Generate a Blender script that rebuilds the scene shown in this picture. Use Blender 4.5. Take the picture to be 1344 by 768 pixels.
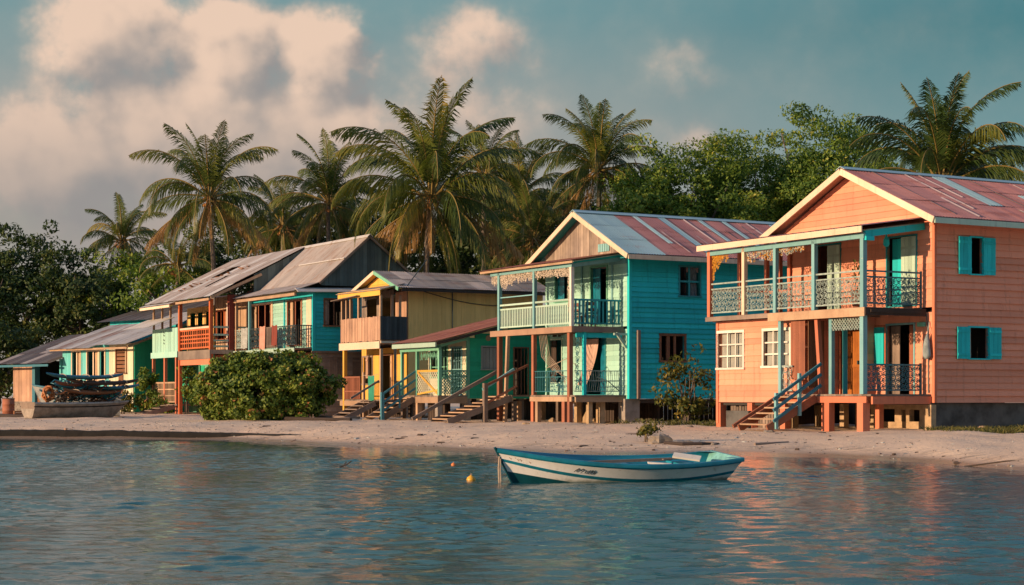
import bpy, math, random
import numpy as np
from mathutils import Vector, Matrix, noise as mnoise
R = math.radians
random.seed(11)
rng = np.random.default_rng(11)
SC = bpy.context.scene
COL = SC.collection
for o in list(bpy.data.objects):
    bpy.data.objects.remove(o)

# ------------------------------------------------------------------ camera
cd = bpy.data.cameras.new('camera')
cam = bpy.data.objects.new('camera', cd)
COL.objects.link(cam)
cam.location = (0, 0, 1.5)
cam.rotation_euler = (R(90), 0, 0)
cd.sensor_width = 36
cd.lens = 61.6
cd.shift_y = 0.1012
cd.clip_start = .5
cd.clip_end = 9000
SC.camera = cam

SUN_EL, SUN_AZ = R(9.5), math.atan2(-.875, -.484)        # azimuth measured from +Y towards +X
SC.view_settings.view_transform = 'Standard'
SC.view_settings.look = 'None'
SC.view_settings.gamma = 1
SC.view_settings.exposure = 0.95


def lin(r, g, b):
    f = lambda c: (c / 12.92 if c <= .04045 else ((c + .055) / 1.055) ** 2.4)
    return (f(r / 255), f(g / 255), f(b / 255), 1)


# ------------------------------------------------------------------ node helpers
class NT:
    def __init__(s, tree):
        s.t = tree
        s.n = tree.nodes
        s.l = tree.links

    def new(s, kind, **kw):
        n = s.n.new(kind)
        for k, v in kw.items():
            setattr(n, k, v)
        return n

    def put(s, sock, val):
        if isinstance(val, bpy.types.NodeSocket):
            s.l.new(val, sock)
        elif val is not None:
            sock.default_value = val

    def math(s, op, a, b=None, c=None, clamp=False):
        n = s.new('ShaderNodeMath', operation=op, use_clamp=clamp)
        s.put(n.inputs[0], a)
        if b is not None: s.put(n.inputs[1], b)
        if c is not None: s.put(n.inputs[2], c)
        return n.outputs[0]

    def mix(s, f, a, b, blend='MIX'):
        n = s.new('ShaderNodeMix', data_type='RGBA', blend_type=blend)
        s.put(n.inputs[0], f)
        s.put(n.inputs[6], a)
        s.put(n.inputs[7], b)
        return n.outputs[2]

    def ramp(s, f, stops, interp='LINEAR'):
        n = s.new('ShaderNodeValToRGB')
        cr = n.color_ramp
        cr.interpolation = interp
        while len(cr.elements) < len(stops):
            cr.elements.new(.5)
        for e, (p, c) in zip(cr.elements, stops):
            e.position = p
            e.color = c
        s.put(n.inputs[0], f)
        return n.outputs[0]

    def smooth(s, x, a, b, lo=0., hi=1.):
        n = s.new('ShaderNodeMapRange', interpolation_type='SMOOTHSTEP')
        s.put(n.inputs[0], x)
        n.inputs[1].default_value = a
        n.inputs[2].default_value = b
        n.inputs[3].default_value = lo
        n.inputs[4].default_value = hi
        return n.outputs[0]

    def noise(s, vec, scale, detail=3, rough=.55, out=0, dist=0):
        n = s.new('ShaderNodeTexNoise')
        s.put(n.inputs['Vector'], vec)
        n.inputs['Scale'].default_value = scale
        n.inputs['Detail'].default_value = detail
        n.inputs['Roughness'].default_value = rough
        n.inputs['Distortion'].default_value = dist
        return n.outputs[out]

    def mapping(s, vec, scale=(1, 1, 1), loc=(0, 0, 0), rot=(0, 0, 0)):
        n = s.new('ShaderNodeMapping')
        s.put(n.inputs[0], vec)
        n.inputs['Location'].default_value = loc
        n.inputs['Rotation'].default_value = rot
        n.inputs['Scale'].default_value = scale
        return n.outputs[0]


# ------------------------------------------------------------------ world: evening sky with cumulus to the left
wd = bpy.data.worlds.new('World')
SC.world = wd
wd.use_nodes = True
W = NT(wd.node_tree)
W.n.clear()
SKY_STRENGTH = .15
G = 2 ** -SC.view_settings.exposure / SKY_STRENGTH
gc = W.new('ShaderNodeTexCoord').outputs['Generated']
sep = W.new('ShaderNodeSeparateXYZ')
W.put(sep.inputs[0], gc)
az = W.math('MULTIPLY', W.math('ARCTAN2', sep.outputs[0], sep.outputs[1]), 57.2958)
el = W.math('MULTIPLY', W.math('ARCSINE', sep.outputs[2]), 57.2958)
cv = W.new('ShaderNodeCombineXYZ')
W.put(cv.inputs[0], az)
W.put(cv.inputs[1], el)
P = cv.outputs[0]
# cloud density as a node group so it can be sampled twice (second time towards the sun)
gt = bpy.data.node_groups.new('cloud_density', 'ShaderNodeTree')
gt.interface.new_socket('Vector', in_out='INPUT', socket_type='NodeSocketVector')
gt.interface.new_socket('Density', in_out='OUTPUT', socket_type='NodeSocketFloat')
gt.interface.new_socket('Body', in_out='OUTPUT', socket_type='NodeSocketFloat')
D_ = NT(gt)
gin = D_.new('NodeGroupInput')
gout = D_.new('NodeGroupOutput')
pv = gin.outputs[0]
wob = D_.new('ShaderNodeVectorMath', operation='SUBTRACT')
D_.put(wob.inputs[0], D_.noise(pv, .42, 4, .6, out=1))
wob.inputs[1].default_value = (.5, .5, .5)
wob2 = D_.new('ShaderNodeVectorMath', operation='SCALE')
D_.put(wob2.inputs[0], wob.outputs[0])
wob2.inputs['Scale'].default_value = 2.4
pw = D_.new('ShaderNodeVectorMath', operation='ADD')
D_.put(pw.inputs[0], pv)
D_.put(pw.inputs[1], wob2.outputs[0])
# heaps of cloud: azimuth, elevation, half width, half height, weight  (degrees)
HEAPS = [(-12.7, 11.4, 2.8, 2.3, 1.), (-9.2, 11.0, 2.2, 2.0, 1.), (-6.3, 10.8, 2.0, 1.8, .95), (-10.6, 8.6, 5.4, 3.0, 1.), (-7.0, 8.2, 4.6, 3.0, .85), (-14.8, 7.4, 3.6, 2.4, .9),
         (-11.0, 5.2, 7.0, 2.2, .62), (-2.2, 8.8, 5.0, 2.4, .46), (-1.4, 11.2, 2.8, 1.7, .58), (5.6, 10.6, 1.9, 1.3, .33), (5.8, 8.5, 1.7, 1.0, .36), (1, 6.5, 9, 2.4, .3),
         (-14, 20, 11, 4, .6), (6, 27, 14, 5, .5), (-26, 30, 12, 6, .7), (-34, 10, 9, 5, .9), (-52, 12, 9, 6, .8), (40, 9, 10, 4, .6), (24, 6, 4, 1.2, .4), (-95, 12, 14, 5, .5), (150, 10, 20, 5, .6), (90, 12, 16, 5, .6)]  # high heaps above the frame are added to brighten the water's reflection
acc = None
for (a0, e0, ra, re, w) in HEAPS:
    sub = D_.new('ShaderNodeVectorMath', operation='SUBTRACT')
    D_.put(sub.inputs[0], pw.outputs[0])
    sub.inputs[1].default_value = (a0, e0, 0)
    scl = D_.new('ShaderNodeVectorMath', operation='MULTIPLY')
    D_.put(scl.inputs[0], sub.outputs[0])
    scl.inputs[1].default_value = (1 / ra, 1 / re, 0)
    ln = D_.new('ShaderNodeVectorMath', operation='LENGTH')
    D_.put(ln.inputs[0], scl.outputs[0])
    b = D_.smooth(ln.outputs['Value'], 1.35, .15, 0, w)
    acc = b if acc is None else D_.math('SMOOTH_MAX', acc, b, .25)
det = D_.noise(pv, .55, 6, .58)
det = D_.math('MULTIPLY_ADD', det, 1.5, -.75)
det = D_.math('MULTIPLY', det, D_.smooth(acc, .1, .6, .08, 1.))
D_.put(gout.inputs[0], D_.math('ADD', acc, D_.math('MULTIPLY', det, .95)))
big = D_.noise(pv, .3, 3, .5)
D_.put(gout.inputs[1], D_.math('ADD', D_.math('MULTIPLY', acc, .8), D_.math('MULTIPLY_ADD', big, 1.5, D_.math('MULTIPLY', det, .16))))


def dens(vec):
    g = W.new('ShaderNodeGroup')
    g.node_tree = gt
    W.put(g.inputs[0], vec)
    return g.outputs


d0 = dens(P)
off = W.new('ShaderNodeVectorMath', operation='ADD')
W.put(off.inputs[0], P)
off.inputs[1].default_value = (-.7, .75, 0)
d1 = dens(off.outputs[0])
d0, b0, b1 = d0[0], d0[1], d1[1]
cover = W.smooth(d0, .08, .66)
lit = W.smooth(W.math('SUBTRACT', b0, b1), -.42, .34)
lit = W.math('MULTIPLY', lit, W.smooth(el, 5., 10.5, .22, 1.))
cloud_col = W.mix(lit, lin(152, 148, 146), lin(236, 205, 182))
# clear sky: Nishita for most of the dome, hazy teal evening gradient low over the trees
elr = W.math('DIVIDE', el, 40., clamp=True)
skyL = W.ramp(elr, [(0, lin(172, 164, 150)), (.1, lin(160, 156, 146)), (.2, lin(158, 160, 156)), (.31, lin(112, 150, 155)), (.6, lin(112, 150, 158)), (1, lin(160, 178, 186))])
skyR = W.ramp(elr, [(0, lin(168, 172, 168)), (.1, lin(150, 166, 166)), (.2, lin(112, 150, 154)), (.29, lin(72, 127, 135)), (.6, lin(116, 150, 160)), (1, lin(156, 176, 186))])  # both ramps: stops above the frame raised as added ambient fill
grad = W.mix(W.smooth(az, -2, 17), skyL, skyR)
nish = W.new('ShaderNodeTexSky', sky_type='NISHITA')
nish.sun_disc = False
nish.sun_elevation = SUN_EL
nish.sun_rotation = SUN_AZ
nish.air_density = 1.2
nish.dust_density = 1.5
nish.ozone_density = 2.5
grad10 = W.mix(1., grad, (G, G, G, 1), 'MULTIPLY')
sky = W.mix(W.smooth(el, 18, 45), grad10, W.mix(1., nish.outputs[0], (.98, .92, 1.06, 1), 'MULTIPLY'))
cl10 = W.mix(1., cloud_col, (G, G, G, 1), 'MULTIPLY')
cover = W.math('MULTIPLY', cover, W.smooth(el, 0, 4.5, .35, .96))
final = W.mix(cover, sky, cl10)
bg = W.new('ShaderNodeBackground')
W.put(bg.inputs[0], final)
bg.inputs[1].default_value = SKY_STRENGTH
wo = W.new('ShaderNodeOutputWorld')
W.put(wo.inputs[0], bg.outputs[0])
try:
    wd.cycles.sampling_method = 'MANUAL'
    wd.cycles.sample_map_resolution = 512
except Exception:
    pass

# ------------------------------------------------------------------ the low evening sun, from the left and a little behind us
sd = bpy.data.lights.new('sun', 'SUN')
sd.energy = 3.1
sd.angle = R(.6)
sd.color = (1, .66, .39)
sun = bpy.data.objects.new('sun', sd)
COL.objects.link(sun)
to_sun = Vector((math.sin(SUN_AZ) * math.cos(SUN_EL), math.cos(SUN_AZ) * math.cos(SUN_EL), math.sin(SUN_EL)))
sun.rotation_euler = to_sun.to_track_quat('Z', 'Y').to_euler()
sun.location = (-30, 0, 40)
SC.cycles.max_bounces = 5
SC.cycles.diffuse_bounces = 2
SC.cycles.glossy_bounces = 3
SC.cycles.transparent_max_bounces = 8
SC.cycles.use_denoising = True

# ------------------------------------------------------------------ materials
MATS = {}


def base_mat(name):
    m = bpy.data.materials.new(name)
    m.use_nodes = True
    t = NT(m.node_tree)
    t.n.clear()
    out = t.new('ShaderNodeOutputMaterial')
    b = t.new('ShaderNodeBsdfPrincipled')
    t.l.new(b.outputs[0], out.inputs[0])
    return m, t, b, out


def obj_co(t):
    return t.new('ShaderNodeTexCoord').outputs['Object']


def rnd_attr(t):
    n = t.new('ShaderNodeAttribute')
    n.attribute_name = 'rnd'
    return n.outputs['Fac']


def wood(name, col, col2=None, peel=None, peel_amt=.0, var=.16, rough=.75, grain=(1.2, 1.2, 14), stain=.4, spec=.25, streak=.6):
    """painted or bare boards: per-board tone, soft fading, grain, optional peeled patches"""
    m, t, b, _ = base_mat(name)
    co = obj_co(t)
    col = (*col, 1)
    c2 = (*col2, 1) if col2 else (col[0] * .72, col[1] * .72, col[2] * .74, 1)
    c = t.mix(t.smooth(t.noise(co, .9, 4, .6), .35, .7, 0, stain * 1.6), col, c2)
    g = t.noise(t.mapping(co, grain), 3.2, 4, .65)
    c = t.mix(t.smooth(g, .45, .75, 0, stain), c, c2)
    sk_ = t.noise(t.mapping(co, (5, 5, .45)), 1.4, 4, .6)
    c = t.mix(t.smooth(sk_, .52, .78, 0, streak), c, (col[0] * .5, col[1] * .5, col[2] * .52, 1))
    r = rnd_attr(t)
    v = t.math('MULTIPLY_ADD', r, var * 2, 1 - var)
    vv = t.new('ShaderNodeCombineXYZ')
    for i in range(3):
        t.put(vv.inputs[i], v)
    c = t.mix(1., c, vv.outputs[0], 'MULTIPLY')
    if peel:
        pn = t.noise(t.mapping(co, (1.3, 1.3, 5)), 2.1, 6, .68)
        c = t.mix(t.smooth(pn, .72 - peel_amt * .35, .78 - peel_amt * .35, 0, .85), c, (*peel, 1))
    t.put(b.inputs['Base Color'], c)
    b.inputs['Roughness'].default_value = rough
    b.inputs['Specular IOR Level'].default_value = spec
    bp = t.new('ShaderNodeBump')
    bp.inputs['Strength'].default_value = .25
    bp.inputs['Distance'].default_value = .01
    t.put(bp.inputs['Height'], g)
    t.l.new(bp.outputs[0], b.inputs['Normal'])
    MATS[name] = m
    return m


def tin(name, col, col2, rust=(.2, .085, .05), rust_amt=.4, rough=.5, metal=0.):
    m, t, b, _ = base_mat(name)
    co = obj_co(t)
    c = t.mix(rnd_attr(t), (*col, 1), (*col2, 1))
    n1 = t.noise(t.mapping(co, (.7, 2.2, 1)), 1.3, 5, .65)
    c = t.mix(t.smooth(n1, .62 - rust_amt * .3, .8 - rust_amt * .25, 0, .8), c, (*rust, 1))
    n2 = t.noise(t.mapping(co, (.5, 9, .5)), 1.6, 4, .6)
    c = t.mix(t.smooth(n2, .5, .75, 0, .35), c, (col2[0] * .5, col2[1] * .5, col2[2] * .5, 1))
    t.put(b.inputs['Base Color'], c)
    b.inputs['Roughness'].default_value = rough
    b.inputs['Metallic'].default_value = metal
    MATS[name] = m
    return m


def leafm(name, stops, trans=.25, rough=.55):
    m, t, b, out = base_mat(name)
    c = t.ramp(rnd_attr(t), stops)
    t.put(b.inputs['Base Color'], c)
    b.inputs['Roughness'].default_value = rough
    b.inputs['Specular IOR Level'].default_value = .3
    tr = t.new('ShaderNodeBsdfTranslucent')
    t.put(tr.inputs[0], t.mix(1., c, (1.1, 1.15, .6, 1), 'MULTIPLY'))
    mx = t.new('ShaderNodeMixShader')
    mx.inputs[0].default_value = trans
    t.l.new(b.outputs[0], mx.inputs[1])
    t.l.new(tr.outputs[0], mx.inputs[2])
    t.l.new(mx.outputs[0], out.inputs[0])
    MATS[name] = m
    return m


def plain(name, col, rough=.6, var=.25, scale=6, metal=0.):
    m, t, b, _ = base_mat(name)
    co = obj_co(t)
    c = t.mix(t.smooth(t.noise(co, scale, 4, .6), .3, .75), (*col, 1), tuple(x * (1 - var * 1.5) for x in col) + (1,))
    t.put(b.inputs['Base Color'], c)
    b.inputs['Roughness'].default_value = rough
    b.inputs['Metallic'].default_value = metal
    MATS[name] = m
    return m


# painted boards
wood('salmon_paint', (.75, .325, .21), (.66, .265, .17), peel=(.56, .36, .26), peel_amt=.18, var=.14)
wood('salmon_trim', (.62, .2, .11), (.5, .17, .1))
wood('cream_paint', (.78, .62, .46), (.62, .47, .33), peel=(.4, .3, .22), peel_amt=.05)
wood('teal_paint', (.02, .56, .6), (.016, .46, .5), peel=(.06, .28, .32), peel_amt=.1, var=.15)
wood('teal_trim', (.03, .30, .34), (.05, .26, .28), peel=(.3, .42, .38), peel_amt=.1)
wood('light_blue_paint', (.22, .44, .46), (.14, .36, .4), peel=(.5, .46, .38), peel_amt=.15)
wood('mint_paint', (.36, .62, .53), (.28, .55, .49), peel=(.58, .56, .44), peel_amt=.22, var=.12)
wood('pale_shutter', (.42, .58, .48), (.34, .5, .43))
wood('turquoise_paint', (.02, .5, .56), (.025, .42, .48), peel=(.25, .2, .13), peel_amt=.02, var=.12)
wood('green_paint', (.03, .42, .24), (.025, .34, .19), var=.14)
wood('green_trim', (.2, .47, .33), (.12, .4, .28), peel=(.5, .48, .36), peel_amt=.1)
wood('yellow_paint', (.78, .44, .09), (.66, .36, .08), peel=(.6, .42, .2), peel_amt=.08, var=.1, grain=(8, 8, 1.2))
wood('dull_yellow_paint', (.9, .56, .2), (.78, .47, .17), var=.1, grain=(8, 8, 1.0), stain=.5)
wood('cream_yellow_paint', (.66, .63, .45), (.56, .53, .38), var=.1)
wood('red_orange_paint', (.55, .14, .05), (.42, .1, .04))
wood('dark_red_paint', (.22, .05, .035), (.16, .04, .03))
wood('hut_blue_paint', (.1, .5, .5), (.16, .46, .46), peel=(.4, .45, .38), peel_amt=.2)
wood('white_paint', (.74, .72, .64), (.62, .6, .52), peel=(.45, .4, .33), peel_amt=.03)
wood('dark_teal_plank', (.12, .16, .16), (.07, .1, .105), var=.3, grain=(14, 14, 1))
wood('blue_rail_paint', (.05, .2, .27), (.07, .2, .25), peel=(.3, .28, .25), peel_amt=.1)
wood('yellow_rail_paint', (.65, .36, .06), (.5, .28, .06))
# bare wood
wood('grey_wood', (.26, .2, .16), (.15, .115, .095), var=.3, grain=(5, 5, 5), stain=.6)
wood('weathered_plank', (.36, .29, .235), (.2, .16, .14), var=.32, grain=(12, 12, 1), stain=.6)
wood('tan_wood', (.5, .34, .22), (.3, .19, .12), var=.25, grain=(5, 5, 5))
wood('pink_plank', (.50, .31, .21), (.34, .21, .15), var=.22, grain=(12, 12, 1), stain=.5)
wood('brown_wood', (.24, .115, .06), (.15, .07, .04), var=.25)
wood('red_brown_post', (.34, .13, .075), (.22, .09, .06), var=.2)
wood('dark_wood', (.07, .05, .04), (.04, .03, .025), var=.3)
wood('varnished_door', (.42, .15, .03), (.25, .08, .02), var=.15, rough=.45, grain=(6, 6, .8), stain=.6)
wood('grey_louvre', (.36, .36, .34), (.26, .26, .25))
wood('charcoal_plank', (.06, .07, .075), (.04, .045, .05), var=.3, grain=(14, 14, 1))
# roofs
tin('red_tin', (.36, .155, .14), (.44, .21, .185), rust=(.27, .10, .075), rust_amt=.4)
tin('pale_tin', (.33, .50, .53), (.26, .42, .46), rust=(.3, .2, .17), rust_amt=.15)
tin('faded_tin', (.42, .31, .30), (.48, .38, .36), rust=(.3, .14, .1), rust_amt=.35)
tin('grey_tin', (.38, .34, .31), (.47, .42, .38), rust=(.32, .21, .15), rust_amt=.45)
tin('dark_tin', (.2, .19, .18), (.28, .26, .24), rust=(.16, .08, .055), rust_amt=.4)
tin('rust_tin', (.34, .125, .07), (.42, .17, .10), rust=(.2, .06, .04), rust_amt=.5)
tin('patched_tin', (.5, .48, .45), (.4, .36, .33), rust=(.3, .14, .09), rust_amt=.75)
tin('old_tin', (.12, .11, .105), (.19, .175, .16), rust=(.14, .075, .05), rust_amt=.5)
tin('silver_tin', (.62, .6, .57), (.5, .49, .47), rust=(.3, .17, .11), rust_amt=.3)
# other
plain('concrete', (.33, .29, .25), .85, .3, 3)
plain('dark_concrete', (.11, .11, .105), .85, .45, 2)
plain('coral_block', (.48, .34, .2), .85, .25, 4)
plain('stone', (.27, .235, .2), .9, .4, 5)
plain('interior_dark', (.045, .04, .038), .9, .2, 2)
plain('iron', (.03, .06, .07), .5, .3, 9)
plain('pale_iron', (.36, .46, .42), .55, .3, 9)
plain('blue_iron', (.03, .17, .21), .5, .25, 9)
plain('lace_white', (.72, .62, .5), .7, .3, 12)
plain('yellow_flower', (.72, .34, .03), .7, .35, 14)
plain('curtain_cloth', (.62, .42, .34), .85, .2, 3)
plain('white_curtain', (.55, .56, .5), .9, .15, 4)
plain('green_cloth', (.03, .3, .2), .85, .2, 4)
plain('grey_cloth', (.3, .36, .37), .9, .3, 6)
plain('pink_cloth', (.6, .3, .22), .85, .2, 4)
plain('rope', (.5, .4, .3), .9, .2, 20)
plain('hull_white', (.76, .75, .69), .35, .12, 3)
m, t, b, _ = base_mat('hull_white')
co = obj_co(t)
hz = t.new('ShaderNodeSeparateXYZ')
t.put(hz.inputs[0], co)
c = t.mix(t.smooth(t.noise(t.mapping(co, (1.5, 1.5, .35)), 4, 5, .65), .45, .75, 0, .4), (.78, .78, .76, 1), (.56, .55, .52, 1))
c = t.mix(t.smooth(t.noise(co, 9, 5, .7), .6, .72, 0, .6), c, (.42, .37, .3, 1))
scum = t.math('ADD', hz.outputs[2], t.math('MULTIPLY_ADD', t.noise(co, 6, 4, .6), .16, -.08))
c = t.mix(t.smooth(scum, .11, .03, 0, .75), c, (.2, .2, .14, 1))
t.put(b.inputs['Base Color'], c)
b.inputs['Roughness'].default_value = .42
MATS['hull_white'] = m
plain('hull_teal', (.010, .20, .29), .3, .25, 4)
plain('hull_teal_dark', (.006, .075, .10), .3, .2, 4)
plain('hull_inside', (.012, .26, .37), .45, .25, 3)
plain('hull_mint', (.2, .5, .47), .5, .3, 8)
plain('old_hull', (.36, .31, .26), .7, .35, 3)
plain('buoy_yellow', (.8, .42, .03), .4, .15, 5)
plain('buoy_orange', (.75, .22, .05), .45, .15, 5)
plain('ink', (.03, .04, .05), .6, .1, 5)
plain('sheet_blue', (.03, .2, .27), .55, .4, 7)
plain('sheet_pale', (.4, .42, .4), .7, .3, 5)
plain('hose_orange', (.55, .2, .06), .6, .3, 10)
plain('wet_weed', (.010, .009, .008), .95, .4, 4)
plain('bark', (.16, .125, .1), .95, .4, 3)
plain('palm_bark', (.25, .2, .16), .95, .4, 5)
plain('coconut', (.42, .17, .04), .6, .3, 5)
leafm('palm_leaf', [(0, (.035, .07, .018, 1)), (.5, (.11, .14, .026, 1)), (.8, (.24, .21, .038, 1)), (1, (.4, .28, .06, 1))], .28, .42)
leafm('palm_dry', [(0, (.11, .06, .025, 1)), (.5, (.28, .16, .06, 1)), (1, (.44, .27, .11, 1))], .22, .7)
leafm('palm_rib', [(0, (.17, .14, .04, 1)), (1, (.3, .19, .06, 1))], .05, .6)
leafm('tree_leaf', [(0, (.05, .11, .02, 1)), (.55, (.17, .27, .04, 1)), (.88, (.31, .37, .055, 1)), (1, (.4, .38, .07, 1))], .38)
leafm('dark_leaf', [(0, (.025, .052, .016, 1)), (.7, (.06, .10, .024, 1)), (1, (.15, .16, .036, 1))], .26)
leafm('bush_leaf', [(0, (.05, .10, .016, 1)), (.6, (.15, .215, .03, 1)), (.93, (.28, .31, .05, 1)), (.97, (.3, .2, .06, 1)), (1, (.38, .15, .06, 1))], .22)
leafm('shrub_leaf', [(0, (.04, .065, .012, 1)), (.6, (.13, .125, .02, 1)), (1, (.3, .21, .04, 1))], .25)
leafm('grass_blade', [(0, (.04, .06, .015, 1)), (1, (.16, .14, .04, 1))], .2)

m, t, b, out = base_mat('window_glass')
b.inputs['Base Color'].default_value = (.015, .02, .022, 1)
b.inputs['Roughness'].default_value = .06
tr = t.new('ShaderNodeBsdfTransparent')
mx = t.new('ShaderNodeMixShader')
mx.inputs[0].default_value = .22
t.l.new(tr.outputs[0], mx.inputs[1])
t.l.new(b.outputs[0], mx.inputs[2])
t.l.new(mx.outputs[0], out.inputs[0])
MATS['window_glass'] = m

# sand: dry and pale up the beach, darker and glossier where the water has wetted it
m, t, b, _ = base_mat('sand')
geo = t.new('ShaderNodeNewGeometry').outputs['Position']
sx = t.new('ShaderNodeSeparateXYZ')
t.put(sx.inputs[0], geo)
n1 = t.noise(geo, .35, 5, .6)
n2 = t.noise(geo, 7., 5, .7)
n3 = t.noise(geo, 40., 3, .7)
c = t.mix(t.smooth(n1, .3, .7), (.82, .605, .41, 1), (.72, .515, .345, 1))
c = t.mix(t.smooth(n2, .52, .72, 0, .5), c, (.36, .26, .19, 1))
c = t.mix(t.smooth(n3, .58, .75, 0, .35), c, (.28, .21, .16, 1))
weed = t.noise(t.mapping(geo, (.5, 1.6, 1)), 1.1, 6, .7)
c = t.mix(t.smooth(weed, .60, .68, 0, .55), c, (.16, .12, .085, 1))
zz = t.math('ADD', sx.outputs[2], t.math('MULTIPLY_ADD', n1, .12, -.06))
tide = t.math('MULTIPLY', t.smooth(zz, .09, .15), t.smooth(zz, .26, .17))
c = t.mix(t.math('MULTIPLY', tide, t.smooth(t.noise(t.mapping(geo, (.8, 2.4, 1)), 1.6, 6, .7), .44, .62, 0, .5)), c, (.12, .085, .06, 1))
wet = t.smooth(zz, .17, .045)
c = t.mix(wet, c, t.mix(1., c, (.42, .40, .40, 1), 'MULTIPLY'))
t.put(b.inputs['Base Color'], c)
t.put(b.inputs['Roughness'], t.math('MULTIPLY_ADD', wet, -.68, .92))
hb = t.math('ADD', t.math('MULTIPLY', n2, .05), t.math('MULTIPLY', n3, .012))
bp = t.new('ShaderNodeBump')
bp.inputs['Strength'].default_value = .9
t.put(bp.inputs['Distance'], t.math('MULTIPLY_ADD', wet, -.85, 1.))
t.put(bp.inputs['Height'], hb)
t.l.new(bp.outputs[0], b.inputs['Normal'])
MATS['sand'] = m

m, t, b, _ = base_mat('sea_water')
geo = t.new('ShaderNodeNewGeometry').outputs['Position']
b.inputs['Base Color'].default_value = (.007, .085, .10, 1)
b.inputs['Roughness'].default_value = .05
b.inputs['IOR'].default_value = 1.33
b.inputs['Specular IOR Level'].default_value = .5
w1 = t.math('ADD', t.noise(t.mapping(geo, (2.6, 7., 1)), 1., 2, .5), t.math('MULTIPLY', t.noise(t.mapping(geo, (8., 17., 1)), 1., 3, .65), .8))
bp = t.new('ShaderNodeBump')
ca = t.new('ShaderNodeAttribute')
ca.attribute_name = 'ripple'
t.put(bp.inputs['Strength'], ca.outputs['Fac'])
bp.inputs['Distance'].default_value = .017
t.put(bp.inputs['Height'], w1)
t.l.new(bp.outputs[0], b.inputs['Normal'])
MATS['sea_water'] = m


# ------------------------------------------------------------------ mesh helpers
ZB = {}


def tag(o, label=None, cat=None, group=None, kind=None):
    for k, v in (('label', label), ('category', cat), ('group', group), ('kind', kind)):
        if v: o[k] = v
    return o


def thing(name, label, cat, loc, rz=0, group=None):
    o = bpy.data.objects.new(name, None)
    COL.objects.link(o)
    o.location = loc
    o.rotation_euler = (0, 0, rz)
    o.empty_display_size = .3
    ZB[o.name] = loc[2]
    return tag(o, label, cat, group)


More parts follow.
